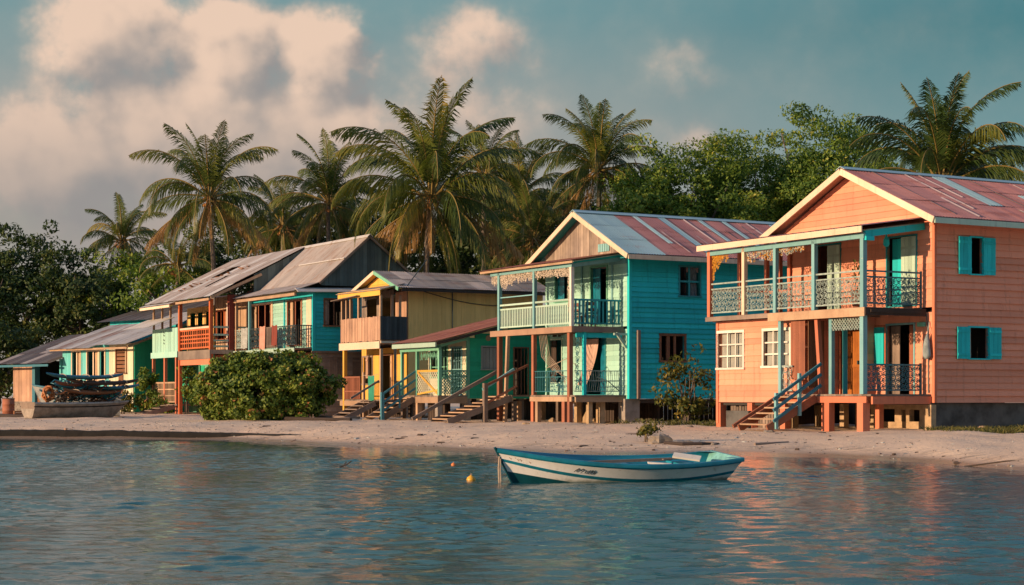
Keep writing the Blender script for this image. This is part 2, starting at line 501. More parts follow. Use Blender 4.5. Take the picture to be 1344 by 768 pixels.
class MB:
    """collects faces, then links them as one mesh object"""

    def __init__(s):
        s.v, s.f, s.m, s.r = [], [], [], []

    def face(s, pts, m=0, r=.5):
        k = len(s.v)
        s.v.extend(tuple(p) for p in pts)
        s.f.append(tuple(range(k, k + len(pts))))
        s.m.append(m)
        s.r.append(r)

    def box8(s, c, m=0, r=None):
        r = random.random() if r is None else r
        k = len(s.v)
        s.v.extend(tuple(p) for p in c)
        for q in ((0, 3, 2, 1), (4, 5, 6, 7), (0, 1, 5, 4), (1, 2, 6, 5), (2, 3, 7, 6), (3, 0, 4, 7)):
            s.f.append(tuple(k + i for i in q))
            s.m.append(m)
            s.r.append(r)

    def box(s, x0, x1, y0, y1, z0, z1, m=0, r=None):
        s.box8([(x0, y0, z0), (x1, y0, z0), (x1, y1, z0), (x0, y1, z0), (x0, y0, z1), (x1, y0, z1), (x1, y1, z1), (x0, y1, z1)], m, r)

    def beam(s, p, q, w, h, m=0, r=None, up=(0, 0, 1)):
        p, q = Vector(p), Vector(q)
        d = (q - p).normalized()
        a = d.cross(Vector(up))
        if a.length < 1e-4: a = d.cross(Vector((1, 0, 0)))
        a.normalize()
        b = a.cross(d).normalized()
        a *= w / 2
        b *= h / 2
        s.box8([p - a - b, p + a - b, q + a - b, q - a - b, p - a + b, p + a + b, q + a + b, q - a + b], m, r)

    def tube(s, pts, rad, n=6, m=0, r=None, cap=True):
        r = random.random() if r is None else r
        pts = [Vector(p) for p in pts]
        if not hasattr(rad, '__len__'): rad = [rad] * len(pts)
        k = len(s.v)
        d = (pts[1] - pts[0]).normalized()
        a = d.cross(Vector((0, 0, 1)))
        if a.length < .05: a = d.cross(Vector((1, 0, 0)))
        a.normalize()
        for i, p in enumerate(pts):
            d = (pts[min(i + 1, len(pts) - 1)] - pts[max(i - 1, 0)])
            d = d.normalized() if d.length > 1e-9 else Vector((0, 0, 1))
            a = a - d * a.dot(d)
            if a.length < 1e-5: a = d.orthogonal()
            a.normalize()
            b = d.cross(a)
            for j in range(n):
                th = 2 * math.pi * j / n
                s.v.append(tuple(p + (a * math.cos(th) + b * math.sin(th)) * rad[i]))
        for i in range(len(pts) - 1):
            for j in range(n):
                j2 = (j + 1) % n
                s.f.append((k + i * n + j, k + i * n + j2, k + (i + 1) * n + j2, k + (i + 1) * n + j))
                s.m.append(m)
                s.r.append(r)
        if cap:
            s.f.append(tuple(k + j for j in range(n))[::-1])
            s.f.append(tuple(k + (len(pts) - 1) * n + j for j in range(n)))
            s.m += [m, m]
            s.r += [r, r]

    def grid(s, rows, m=0, r=.5, close=False):
        """rows: list of equal-length point lists"""
        k = len(s.v)
        n = len(rows[0])
        for row in rows:
            s.v.extend(tuple(p) for p in row)
        for i in range(len(rows) - 1):
            for j in range(n if close else n - 1):
                j2 = (j + 1) % n
                s.f.append((k + i * n + j, k + i * n + j2, k + (i + 1) * n + j2, k + (i + 1) * n + j))
                s.m.append(m(i, j) if callable(m) else m)
                s.r.append(r)

    def build(s, name, mats, parent=None, smooth=False, dz=None):
        if isinstance(mats, str): mats = [mats]
        me = bpy.data.meshes.new(name)
        v = np.array(s.v, dtype=np.float32) if s.v else np.zeros((0, 3), np.float32)
        if parent is not None:
            root = parent
            while root.parent: root = root.parent
            v = v - np.array([0, 0, ZB.get(root.name, 0)], np.float32)
        me.from_pydata(v.tolist(), [], s.f)
        for mm in mats:
            me.materials.append(MATS[mm])
        if s.f:
            me.polygons.foreach_set('material_index', np.array(s.m, np.int32))
            if smooth: me.polygons.foreach_set('use_smooth', np.ones(len(s.f), bool))
            at = me.attributes.new('rnd', 'FLOAT', 'FACE')
            at.data.foreach_set('value', np.array(s.r, np.float32))
        me.update()
        o = bpy.data.objects.new(name, me)
        COL.objects.link(o)
        if parent is not None:
            o.parent = parent
        return o


class Wall:
    """a vertical plane: start point P (x, y), direction D along it, outward normal N"""

    def __init__(s, P, D, N):
        s.P, s.D, s.N = P, D, N

    def pt(s, a, n, z):
        return (s.P[0] + s.D[0] * a + s.N[0] * n, s.P[1] + s.D[1] * a + s.N[1] * n, z)

    def box(s, mb, a0, a1, n0, n1, z0, z1, m=0, r=None):
        mb.box8([s.pt(a0, n0, z0), s.pt(a1, n0, z0), s.pt(a1, n1, z0), s.pt(a0, n1, z0), s.pt(a0, n0, z1), s.pt(a1, n0, z1), s.pt(a1, n1, z1), s.pt(a0, n1, z1)], m, r)

    def quadbar(s, mb, a0, z0, a1, z1, n0, n1, w, m=0, r=None):
        """a flat bar in the plane from (a0,z0) to (a1,z1)"""
        d = Vector((a1 - a0, z1 - z0)).normalized()
        px, pz = -d.y * w / 2, d.x * w / 2
        c = [(a0 + px, z0 + pz), (a0 - px, z0 - pz), (a1 - px, z1 - pz), (a1 + px, z1 + pz)]
        mb.box8([s.pt(a, n0, z) for a, z in c] + [s.pt(a, n1, z) for a, z in c], m, r)

    def siding(s, mb, a0, a1, z0, z1, opens=(), h=.19, lip=.024, th=.07, gable=None, m=0, joints=True):
        z = z0
        while z < z1 - 1e-4:
            zt = min(z + h, z1)
            cuts = sorted({z, zt} | {e for o in opens for e in (o[2], o[3]) if z + .004 < e < zt - .004})
            rr = random.random()
            lp = lip * random.uniform(.65, 1.3)
            wp = random.uniform(-.004, .004)
            jn = sorted(random.uniform(a0, a1) for _ in range(int((a1 - a0) / 4.6) + (random.random() < .5))) if joints else []
            for za, zb in zip(cuts[:-1], cuts[1:]):
                zm = (za + zb) / 2
                lo0, hi0 = gable(za) if gable else (a0, a1)
                lo1, hi1 = gable(zb) if gable else (a0, a1)
                iv = [(min(lo0, lo1), max(hi0, hi1))]
                for o in opens:
                    if o[2] < zm < o[3]:
                        nv = []
                        for (p, q) in iv:
                            if o[1] <= p or o[0] >= q: nv.append((p, q))
                            else:
                                if o[0] > p: nv.append((p, o[0]))
                                if o[1] < q: nv.append((o[1], q))
                        iv = nv
                for (p, q) in iv:
                    pts = [p] + [x for x in jn if p + .3 < x < q - .3] + [q]
                    for i in range(len(pts) - 1):
                        pa, pb = pts[i], pts[i + 1] - (.005 if i < len(pts) - 2 else 0)
                        b0, b1, t0, t1 = max(pa, lo0), min(pb, hi0), max(pa, lo1), min(pb, hi1)
                        if b1 <= b0: continue
                        if t1 <= t0: t0 = t1 = (b0 + b1) / 2
                        nb = lp * (1 - (za - z) / h) + wp
                        nt = lp * (1 - (zb - z) / h) + wp
                        mb.box8([s.pt(b0, -th, za), s.pt(b1, -th, za), s.pt(b1, nb, za), s.pt(b0, nb, za),
                                 s.pt(t0, -th, zb), s.pt(t1, -th, zb), s.pt(t1, nt, zb), s.pt(t0, nt, zb)], m, min(1, max(0, rr + .25 * (random.random() - .5))))
            z = zt

    def planks(s, mb, a0, a1, zlo, zhi, w=.16, th=.05, opens=(), m=0, rag=0., gap=.006):
        """vertical boards; zlo / zhi numbers or functions of a"""
        fl = zlo if callable(zlo) else (lambda a: zlo)
        fh = zhi if callable(zhi) else (lambda a: zhi)
        a = a0
        while a < a1 - .01:
            b = min(a + w * random.uniform(.85, 1.15), a1)
            if a1 - b < .05: b = a1
            am = (a + b) / 2
            n = random.uniform(0, .014)
            r = random.random()
            segs = [(None, None)]
            zc = sorted([(o[2], o[3]) for o in opens if o[0] < am < o[1]])
            edges = []
            cur = None
            for (p, q) in zc:
                edges.append((cur, p))
                cur = q
            edges.append((cur, None))
            for (p, q) in edges:
                lz0, lz1 = (fl(a), fl(b)) if p is None else (p, p)
                hz0, hz1 = (fh(a), fh(b)) if q is None else (q, q)
                if q is None and rag: hz0 = hz1 = hz0 + random.uniform(-rag, rag)
                if p is None and rag: lz0 = lz1 = lz0 + random.uniform(-rag, rag)
                if hz0 - lz0 < .01 and hz1 - lz1 < .01: continue
                mb.box8([s.pt(a, -th, lz0), s.pt(b - gap, -th, lz1), s.pt(b - gap, n, lz1), s.pt(a, n, lz0),
                         s.pt(a, -th, hz0), s.pt(b - gap, -th, hz1), s.pt(b - gap, n, hz1), s.pt(a, n, hz0)], m, r)
            a = b

    def frame(s, mb, a0, a1, z0, z1, w=.07, n0=-.06, n1=.045, cols=1, rows=1, mw=.035, m=0, sill=True):
        s.box(mb, a0 - w, a0, n0, n1, z0, z1, m)
        s.box(mb, a1, a1 + w, n0, n1, z0, z1, m)
        s.box(mb, a0 - w, a1 + w, n0, n1 + .004, z1, z1 + w, m)
        s.box(mb, a0 - w - (.03 if sill else 0), a1 + w + (.03 if sill else 0), n0, n1 + (.035 if sill else .004), z0 - w * .8, z0, m)
        for i in range(1, cols):
            a = a0 + (a1 - a0) * i / cols
            s.box(mb, a - mw / 2, a + mw / 2, n0 + .01, n0 + .05, z0, z1, m)
        for i in range(1, rows):
            z = z0 + (z1 - z0) * i / rows
            s.box(mb, a0, a1, n0 + .012, n0 + .048, z - mw / 2, z + mw / 2, m)

    def leafdoor(s, mb, a0, a1, n0, z0, z1, th=.035, m=0, boards=3, ledges=True, m2=None):
        """a board shutter or door leaf lying parallel to the wall"""
        w = (a1 - a0) / boards
        for i in range(boards):
            s.box(mb, a0 + i * w, a0 + (i + 1) * w - .006, n0, n0 + th, z0, z1, m)
        if ledges:
            for z in (z0 + (z1 - z0) * .1, z0 + (z1 - z0) * .82):
                s.box(mb, a0 + .01, a1 - .015, n0 + th, n0 + th + .018, z, z + .08, m if m2 is None else m2)


def facade(P=(0, 0)):          # plane x = P.x facing -x, running along +y
    return Wall(P, (0, 1), (-1, 0))


def flank(P=(0, 0)):           # plane y = P.y facing -y, running along +x
    return Wall(P, (1, 0), (0, -1))


def roof_sheets(mb, O, A, U, L, Wd, matf, pitch=.12, amp=.017, sheet=.82, rows=2, nseg=2, sag=0.):
    """corrugated sheets: O eave corner, A along the eave, U up the slope; corrugations run up the slope"""
    O, A, U = Vector(O), Vector(A).normalized(), Vector(U).normalized()
    N = A.cross(U)
    if N.z < 0: N = -N
    ns = max(1, round(L / sheet))
    sw = L / ns
    for rI in range(rows):
        u0 = Wd * rI / rows
        u1 = Wd * (rI + 1) / rows + (.12 if rI < rows - 1 else 0)
        for i in range(ns):
            nc = max(4, int(sw / pitch * 4))
            rr = random.random()
            m = matf((i + .5) / ns, (rI + .5) / rows, i, rI)
            if m is None: continue
            base = .012 * ((rI * 0) + (i % 2) * .5) + random.uniform(-.004, .006)
            jit = random.uniform(-.03, .03) if rI == 0 else 0
            prev = []
            for k in range(nseg + 1):
                f = k / nseg
                u = u0 + (u1 - u0) * f + (jit if k == 0 else 0)
                lift = base + (.014 * (1 - f) if rI > 0 else 0)
                sg = -sag * math.sin(math.pi * (u / Wd))
                row = []
                for c in range(nc + 1):
                    a = i * sw + sw * c / nc + (.02 * (c / nc) if i < ns - 1 else 0)
                    row.append(O + A * a + U * u + N * (lift + sg + amp * math.sin(2 * math.pi * a / pitch)))
                prev.append(row)
            mb.grid(prev, m, rr)


def patch_sheet(mb, O, A, U, a0, a1, u0, u1, m, pitch=.12, amp=.017, lift=.028):
    O, A, U = Vector(O), Vector(A).normalized(), Vector(U).normalized()
    N = A.cross(U)
    if N.z < 0: N = -N
    nc = max(4, int((a1 - a0) / pitch * 4))
    rows = []
    for u in (u0, (u0 + u1) / 2, u1):
        rows.append([O + A * (a0 + (a1 - a0) * c / nc) + U * u + N * (lift + amp * math.sin(2 * math.pi * (a0 + (a1 - a0) * c / nc) / pitch)) for c in range(nc + 1)])
    mb.grid(rows, m, random.random())


def scrolls(mb, Wl, a0, a1, z0, z1, n=0., cell=.29, r=.011, m=0, seed=1, dense=1.):
    """ornamental cast ironwork between two rails"""
    rd = random.Random(seed)
    nx = max(1, round((a1 - a0) / cell))
    nz = max(1, round((z1 - z0) / cell))
    cx, cz = (a1 - a0) / nx, (z1 - z0) / nz
    for i in range(nx):
        for j in range(nz):
            ac, zc = a0 + (i + .5) * cx, z0 + (j + .5) * cz
            rr = .34 * min(cx, cz)
            mb.tube([Wl.pt(ac + rr * math.cos(q * math.pi / 5), n, zc + rr * math.sin(q * math.pi / 5)) for q in range(11)], r, 3, m, cap=False)
            for sa, sz in ((1, 1), (1, -1), (-1, 1), (-1, -1)):
                k = rd.choice((-1, 1)) * .16
                pts = []
                for q in range(6):
                    f = q / 5
                    bow = math.sin(f * math.pi) * k
                    pts.append(Wl.pt(ac + sa * cx * .5 * f + bow * cx * sz * .9, n, zc + sz * cz * .5 * f - bow * cz * sa * .9))
                mb.tube(pts, r, 3, m, cap=False)
            if dense >= 1:
                q0 = rd.random() * 6
                pts = [Wl.pt(ac + rr * .62 * (1 - q / 9) * math.cos(q0 + q * .9), n, zc + rr * .62 * (1 - q / 9) * math.sin(q0 + q * .9)) for q in range(8)]
                mb.tube(pts, r, 3, m, cap=False)


def lace(mb, Wl, a0, a1, z1, drop, n=0., r=.012, m=0, seed=1, step=.085):
    """hanging fretwork under an eave: uneven loops, curls and shells"""
    rd = random.Random(seed)
    a = a0
    while a < a1:
        d = drop * rd.uniform(.45, 1.05)
        z = z1
        while z > z1 - d:
            rr = rd.uniform(.028, .05)
            aa = a + rd.uniform(-.02, .02)
            nn = n + rd.uniform(-.02, .02)
            q0 = rd.random() * 6
            mb.tube([Wl.pt(aa + rr * math.cos(q0 + q * .95), nn, z - rr + rr * math.sin(q0 + q * .95)) for q in range(6)], r, 3, m, cap=False)
            if rd.random() < .6:
                s_ = rd.uniform(.02, .035)
                th = rd.random() * 3
                mb.face([Wl.pt(aa + s_ * math.cos(th + k * 1.571), nn - .012, z - rr * 1.5 + s_ * math.sin(th + k * 1.571)) for k in range(4)], m, rd.random())
            z -= rr * 1.7
        a += step * rd.uniform(.7, 1.2)


def balusters(mb, Wl, a0, a1, z0, z1, step=.14, w=.045, n=0., m=0):
    k = max(2, round((a1 - a0) / step))
    for i in range(k):
        a = a0 + (a1 - a0) * (i + .5) / k
        Wl.box(mb, a - w / 2, a + w / 2, n - .015, n + .015, z0, z1, m)


def lattice(mb, Wl, a0, a1, z0, z1, step=.16, w=.028, n=0., m=0):
    for sgn, nn in ((1, n), (-1, n + .016)):
        k = int((a1 - a0 + z1 - z0) / step) + 1
        for i in range(k + 1):
            c = i * step
            if sgn > 0:
                p0, p1 = max(a0, a0 + c - (z1 - z0)), min(a1, a0 + c)
                if p1 - p0 < .02: continue
                q0, q1 = z0 + (a0 + c - p0), z0 + (a0 + c - p1)
            else:
                p0, p1 = max(a0, a1 - c), min(a1, a1 - c + (z1 - z0))
                if p1 - p0 < .02: continue
                q0, q1 = z0 + (p0 - (a1 - c)), z0 + (p1 - (a1 - c))
            Wl.quadbar(mb, p0, q0, p1, q1, nn, nn + .014, w, m)


def one(name, mats, parent, fn, smooth=False):
    mb = MB()
    fn(mb)
    return mb.build(name, mats, parent, smooth)


def post(parent, x, y, z0, z1, w=.12, mat='grey_wood', name='post', tilt=(0, 0)):
    mb = MB()
    h = w / 2
    tx, ty = tilt
    mb.box8([(x - h, y - h, z0), (x + h, y - h, z0), (x + h, y + h, z0), (x - h, y + h, z0),
             (x - h + tx, y - h + ty, z1), (x + h + tx, y - h + ty, z1), (x + h + tx, y + h + ty, z1), (x - h + tx, y + h + ty, z1)])
    return mb.build(name, mat, parent)


def cloth(Wl, a0, a1, z0, z1, n=0., folds=5, amp=.03, slant=0., pinch=1., ny=8, nx=26):
    rows = []
    for i in range(ny + 1):
        f = i / ny
        z = z1 + (z0 - z1) * f
        wd = 1 - (1 - pinch) * f
        am = (a0 + a1) / 2 + slant * f
        row = []
        for j in range(nx + 1):
            g = j / nx
            row.append(Wl.pt(am + (g - .5) * (a1 - a0) * wd, n + amp * math.sin(g * folds * 6.283 + f * 1.2) * (.4 + .6 * f), z + .02 * math.sin(g * 9)))
        rows.append(row)
    mb = MB()
    mb.grid(rows)
    return mb


def window_unit(root, Wl, a0, a1, z0, z1, fmat, cols=1, rows=1, glass=True, w=.07, mw=.035, curtain=None, name='window', sill=True, interior=None, cw=None):
    mb = MB()
    Wl.frame(mb, a0, a1, z0, z1, w, cols=cols, rows=rows, mw=mw, sill=sill)
    f = mb.build(name, fmat, root)
    if glass:
        g = MB()
        g.face([Wl.pt(a0, -.045, z0), Wl.pt(a1, -.045, z0), Wl.pt(a1, -.045, z1), Wl.pt(a0, -.045, z1)])
        g.build('pane', 'window_glass', f)
    if curtain:
        lo, hi = cw or (a0, a1)
        c = cloth(Wl, lo, hi, z0, z1, -.13, folds=max(3, int((hi - lo) * 7)), amp=.02)
        c.build('curtain', curtain, f, True)
    return f


def shutters(root, Wl, a0, a1, z0, z1, mat, w=None, n=.03, boards=3, part='shutter'):
    w = w or (a1 - a0) / 2
    for (p, q) in ((a0 - w, a0 - .015), (a1 + .015, a1 + w)):
        mb = MB()
        Wl.leafdoor(mb, p, q, n, z0 - .02, z1 + .02, boards=boards)
        mb.build(part, mat, root)


def stairs(root, x0, z1, x1, z0, y0, y1, n, tread_mat, str_mat, tread_t=.045, solid=False):
    """flight going down from (x0, z1) to (x1, z0) along x between y0 and y1"""
    for y in (y0, y1):
        mb = MB()
        mb.beam((x0, y, z1 - .12), (x1, y, z0 - .05), .06, .24)
        mb.build('stringer', str_mat, root)
    for i in range(n):
        f = (i + .5) / n
        mb = MB()
        x, z = x0 + (x1 - x0) * f, z1 + (z0 - z1) * f
        mb.box(x - .15, x + .15, y0 + .03, y1 - .03, z - tread_t / 2, z + tread_t / 2)
        mb.build('tread', tread_mat, root)
# ================================================================== THE HOUSES
YAW = R(30)
HG = 'wooden houses along the beach'


def shell(root, x1, y1, z0, z1, mat, floors=(), gable=None, back_only=False):
    """far walls, floors and dim interior of a house whose facade is x=0 and flank y=0"""
    mb = MB()
    Wall((x1, y1), (0, -1), (1, 0)).siding(mb, 0, y1, z0, z1, h=.3, lip=.01, th=.08)
    Wall((x1, y1), (-1, 0), (0, 1)).siding(mb, 0, x1, z0, z1, h=.3, lip=.01, th=.08)
    mb.build('wall', mat, root)
    fb = MB()
    for z in floors:
        fb.box(.1, x1 - .1, .1, y1 - .1, z - .1, z)
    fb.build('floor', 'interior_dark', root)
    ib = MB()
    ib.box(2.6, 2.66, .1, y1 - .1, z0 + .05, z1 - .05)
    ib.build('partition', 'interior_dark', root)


# ---------------------------------------------------------------- salmon two-storey house
def salmon_house():
    r = thing('wooden_house', 'salmon orange two-storey house with teal shutters and a long iron lace balcony', 'house', (12.77, 53, .5), YAW, HG)
    F, K = facade(), flank()
    ZF, ZB_, ZT = 1.56, 4.2, 6.9
    # facade wall
    up = [(.76, 2.05, 4.3, 6.42), (4.28, 5.38, 4.3, 6.42)]
    mb = MB()
    F.siding(mb, .06, 6.7, ZB_, ZT, up, h=.19)
    mb.build('facade_wall', 'salmon_paint', r)
    lo = [(.86, 2.05, ZF, 3.7), (2.2, 2.58, 2.5, 3.64)]
    mb = MB()
    F.siding(mb, .06, 3.7, 1.3, ZB_ - .15, lo, h=.19)
    mb.build('facade_wall', 'salmon_paint', r)
    # enclosed room under the balcony, its front towards the sea
    Q = facade((-2.1, 0))
    wins = [(6.66, 7.98, 2.45, 3.6), (4.25, 5.55, 2.48, 3.6)]
    mb = MB()
    Q.siding(mb, 3.75, 8.05, 1.3, 4.0, wins, h=.19)
    mb.build('front_wall', 'salmon_paint', r)
    mb = MB()
    flank((-2.02, 3.75)).siding(mb, 0, 1.6, 1.3, 4.0, h=.19)
    mb.build('return_wall', 'salmon_paint', r)
    mb = MB()
    V = facade((-.5, 0))
    V.siding(mb, 2.66, 3.72, 1.3, 4.04, [(2.74, 3.66, ZF, 3.66)], h=.19)
    flank((-.5, 2.6)).siding(mb, -.05, .5, 1.3, 4.04, h=.19)
    mb.build('vestibule_wall', 'salmon_paint', r)
    mb = MB()
    Wall((0, 8.05), (-1, 0), (0, 1)).siding(mb, 0, 2.02, 1.3, 4.0, h=.19)
    mb.build('return_wall', 'salmon_paint', r)
    mb = MB()
    mb.box(-2.0, 0, 3.9, 8.0, 1.2, 1.3)
    mb.box(-1.25, -1.15, 4.75, 7.95, 1.3, 3.9)
    mb.build('floor', 'interior_dark', r)
    for (a0, a1, z0, z1) in wins:
        window_unit(r, Q, a0, a1, z0, z1, 'white_paint', 3, 3, w=.09, mw=.05, curtain='white_curtain')
    # side wall
    so = [(1.48, 1.95, 5.25, 6.36), (1.42, 2.2, 2.66, 3.6)]
    mb = MB()
    K.siding(mb, .06, 11, 1.3, 6.8, so, h=.205, lip=.042)
    mb.build('side_wall', 'salmon_paint', r)
    for i, (a0, a1, z0, z1) in enumerate(so):
        w = window_unit(r, K, a0, a1, z0, z1, 'teal_paint', 1, 1, w=.05, glass=False)
        shutters(r, K, a0, a1, z0, z1, 'teal_paint', w=.53, n=.05, boards=3)
        if i: cloth(K, a0 + .04, a0 + .2, z0, z1, -.12, 2, .02).build('curtain', 'white_curtain', w, True)
    # corner boards and gutter trim
    one('corner_board', 'salmon_trim', r, lambda m: (m.box(-.03, .07, -.045, .06, 1.3, 6.85)))
    one('corner_board', 'salmon_trim', r, lambda m: m.box(-2.145, -2.03, 7.98, 8.1, .6, 4.0))
    # doors
    mb = MB()
    F.frame(mb, .76, 2.05, 4.3, 6.42, .05, sill=False)
    d = mb.build('door_frame', 'teal_trim', r)
    mb = MB()
    Wall((0, 0), (0, 1), (-1, 0)).leafdoor(mb, 1.36, 2.02, -.2, 4.3, 6.4, boards=3, ledges=False)
    mb.build('door', 'teal_paint', r)
    mb = MB()
    F.leafdoor(mb, .74, 1.36, .05, 4.3, 6.4, boards=4)
    mb.build('door', 'pale_shutter', r)
    mb = MB()
    F.frame(mb, 4.28, 5.38, 4.3, 6.42, .05, sill=False)
    mb.build('door_frame', 'teal_trim', r)
    mb = MB()
    F.leafdoor(mb, 4.24, 4.84, .05, 4.3, 6.4, boards=4)
    mb.build('door', 'pale_shutter', r)
    mb = MB()
    F.frame(mb, .86, 2.05, ZF, 3.7, .06, sill=False)
    mb.build('door_frame', 'light_blue_paint', r)
    mb = MB()
    F.leafdoor(mb, 1.62, 2.04, -.14, ZF, 3.68, boards=2, m=0)
    mb.build('door', 'grey_wood', r)
    mb = MB()
    F.leafdoor(mb, .88, 1.2, -.14, ZF, 3.68, boards=2, m=0)
    mb.build('door', 'red_brown_post', r)
    mb = MB()
    F.leafdoor(mb, 2.15, 2.6, .05, 2.48, 3.66, boards=3, ledges=False)
    mb.build('shutter', 'teal_paint', r)
    mb = MB()
    F.frame(mb, 2.14, 2.6, 2.46, 3.68, .05, n0=-.05, n1=.05)
    mb.build('window_frame', 'salmon_trim', r)
    mb = MB()
    V.frame(mb, 2.74, 3.66, ZF, 3.66, .06, sill=False)
    mb.build('door_frame', 'salmon_trim', r)
    mb = MB()
    V.leafdoor(mb, 2.75, 3.65, -.06, ZF, 3.64, boards=6, ledges=False)
    V.box(mb, 2.78, 3.62, -.024, 0, 2.4, 2.5)
    dd = mb.build('door', 'varnished_door', r)
    one('handle', 'iron', dd, lambda m: m.box(-.54, -.47, 2.82, 2.87, 2.5, 2.62))
    # slatted screen folded in two
    mb = MB()
    for i in range(12):
        F2 = facade((-2.3, 0))
        F2.box(mb, 3.24 + i * .058, 3.24 + i * .058 + .05, 0, .03, 2.02 + .02 * (i % 2), 3.88)
    for z in (2.2, 3.0, 3.7): facade((-2.3, 0)).box(mb, 3.22, 3.95, -.03, -.004, z, z + .07)
    mb.build('slatted_screen', 'red_brown_post', r)
    mb = MB()
    K2 = flank((-2.24, 3.2))
    for i in range(11):
        K2.box(mb, i * .058, i * .058 + .05, 0, .03, 1.75 + .02 * (i % 2), 3.86)
    for z in (2.0, 3.0, 3.7): K2.box(mb, 0, .64, -.03, -.004, z, z + .07)
    mb.build('slatted_screen', 'brown_wood', r)
    # balcony
    mb = MB()
    for i in range(40):
        y = .3 + i * .196
        mb.box(-2.48, -.06, y, y + .188, 4.1, 4.15)
    for y in (.5, 2.4, 4.4, 6.2, 7.9): mb.box(-2.4, -.06, y - .05, y + .05, 3.98, 4.095)
    mb.build('balcony_floor', 'grey_wood', r)
    one('edge_beam', 'tan_wood', r, lambda m: m.box(-2.52, -2.485, .28, 4.85, 3.88, 4.14))
    one('edge_beam', 'grey_wood', r, lambda m: m.box(-2.5, -2.44, 4.86, 8.22, 4.0, 4.14))
    one('edge_beam', 'dark_wood', r, lambda m: (m.box(-2.48, -.08, .262, .296, 3.92, 4.14), m.box(-2.3, -.3, .22, .255, 4.0, 4.09)))
    ups = [(.45, 'light_blue_paint', .15), (2.69, 'light_blue_paint', .14), (4.59, 'light_blue_paint', .13), (6.21, 'cream_paint', .14), (8.08, 'salmon_trim', .15)]
    for y, mm, w in ups: post(r, -2.4, y, 4.15, 6.36, w, mm)
    for (x, y, mm) in ((-.15, 7.9, 'salmon_trim'), (-.02, 7.35, 'salmon_trim'), (-.02, 6.82, 'salmon_trim'), (-1.2, 8.02, 'salmon_trim')):
        post(r, x, y, 4.15, 6.8, .13, mm)
    one('sill', 'salmon_trim', r, lambda m: (m.box(-.1, .03, 6.9, 7.85, 4.98, 5.08), m.box(-2.35, -.2, 7.98, 8.06, 5.02, 5.1)))
    # lace railings
    fr = facade((-2.4, 0))
    ys = [u[0] for u in ups]
    for i in range(4):
        a0, a1 = ys[i] + .09, ys[i + 1] - .09
        mb = MB()
        for z, h in ((5.22, .05), (5.05, .04), (4.26, .045)): fr.box(mb, a0, a1, -.025, .025, z, z + h)
        scrolls(mb, fr, a0, a1, 4.31, 5.05, seed=i + 3, cell=.19, r=.0105)
        mb.build('railing', 'pale_iron', r)
    en = flank((0, .45))
    mb = MB()
    for z, h in ((5.22, .05), (5.05, .045), (4.26, .045)): en.box(mb, -2.3, -.1, -.025, .025, z, z + h)
    en.box(mb, -.14, -.09, -.025, .025, 4.15, 5.3)
    scrolls(mb, en, -2.3, -.12, 4.31, 5.05, seed=9, r=.0115, cell=.2)
    mb.build('railing', 'blue_iron', r)
    # porch roof
    O, U = (-2.68, 8.45, 6.56), Vector((2.68, 0, .38)).normalized()
    mb = MB()
    roof_sheets(mb, O, (0, -1, 0), U, 8.25, 2.74, lambda a, b, i, j: 0, rows=1)
    mb.build('porch_roof', ['red_tin', 'pale_tin'], r)
    one('fascia', 'cream_paint', r, lambda m: (m.box(-2.7, -2.66, .2, 8.45, 6.36, 6.545)))
    one('eave_beam', 'light_blue_paint', r, lambda m: m.box(-2.47, -2.33, .36, 8.2, 6.2, 6.355))
    one('eave_beam', 'teal_paint', r, lambda m: (m.beam((-2.4, .4, 6.33), (-.05, .4, 6.66), .1, .2), m.beam((-2.42, .36, 6.2), (-2.1, .36, 6.2), .12, .12)))
    one('ceiling', 'cream_paint', r, lambda m: m.beam((-2.3, 4.4, 6.46), (-.05, 4.4, 6.78), 7.9, .03))
    # gable, rakes, main roof
    rz_, ry, e0, e1, ez = 8.78, 3.7, -.5, 7.9, 6.88
    gl = lambda z: (max(.06, (z - 6.9) / ((rz_ - .1 - 6.9) / (ry)) + .06), min(7.3, 2 * ry - (z - 6.9) / ((rz_ - .1 - 6.9) / ry)))
    mb = MB()
    F.siding(mb, .06, 7.3, 6.9, 8.62, h=.19, gable=gl)
    mb.build('gable_wall', 'salmon_paint', r)
    sl = (rz_ - ez) / (ry - e0)
    Ur, Ul = Vector((0, ry - e0, rz_ - ez)).normalized(), Vector((0, -(e1 - ry), rz_ - ez)).normalized()
    Wr = math.hypot(ry - e0, rz_ - ez)
    mb = MB()
    roof_sheets(mb, (-.5, e0, ez), (1, 0, 0), Ur, 11.9, Wr, lambda a, b, i, j: 0, rows=3, nseg=1)
    for (a0, a1, u0, u1) in ((2.0, 2.1, .2, 2.0), (2.5, 2.58, 1.0, 4.4), (3.7, 4.3, 1.5, 4.55), (5.3, 5.38, .6, 4.3), (6.2, 6.7, .2, 2.9), (7.2, 7.3, .5, 4.2), (8.0, 8.5, 1.8, 4.5), (10, 10.6, .2, 2.4), (1.1, 1.18, .3, 4.4), (3.1, 3.16, 2.2, 4.4), (4.6, 4.7, .15, 1.2), (9.2, 9.3, .5, 4.5)):
        patch_sheet(mb, (-.5, e0, ez), (1, 0, 0), Ur, a0, a1, u0, u1, 1 if a1 - a0 > .22 else 2)
    mb.build('roof', ['red_tin', 'pale_tin', 'faded_tin'], r)
    mb = MB()
    roof_sheets(mb, (-.5, e1, ez), (1, 0, 0), Ul, 11.9, Wr, lambda a, b, i, j: 0, rows=3, nseg=1)
    mb.build('roof', ['red_tin', 'pale_tin', 'faded_tin'], r)
    one('ridge_cap', 'pale_tin', r, lambda m: (m.beam((-.52, ry - .1, rz_ + .0), (11.4, ry - .1, rz_ + .0), .24, .02, up=(0, -.42, .9)), m.beam((-.52, ry + .1, rz_ + .004), (11.4, ry + .1, rz_ + .004), .24, .02, up=(0, .42, .9))))
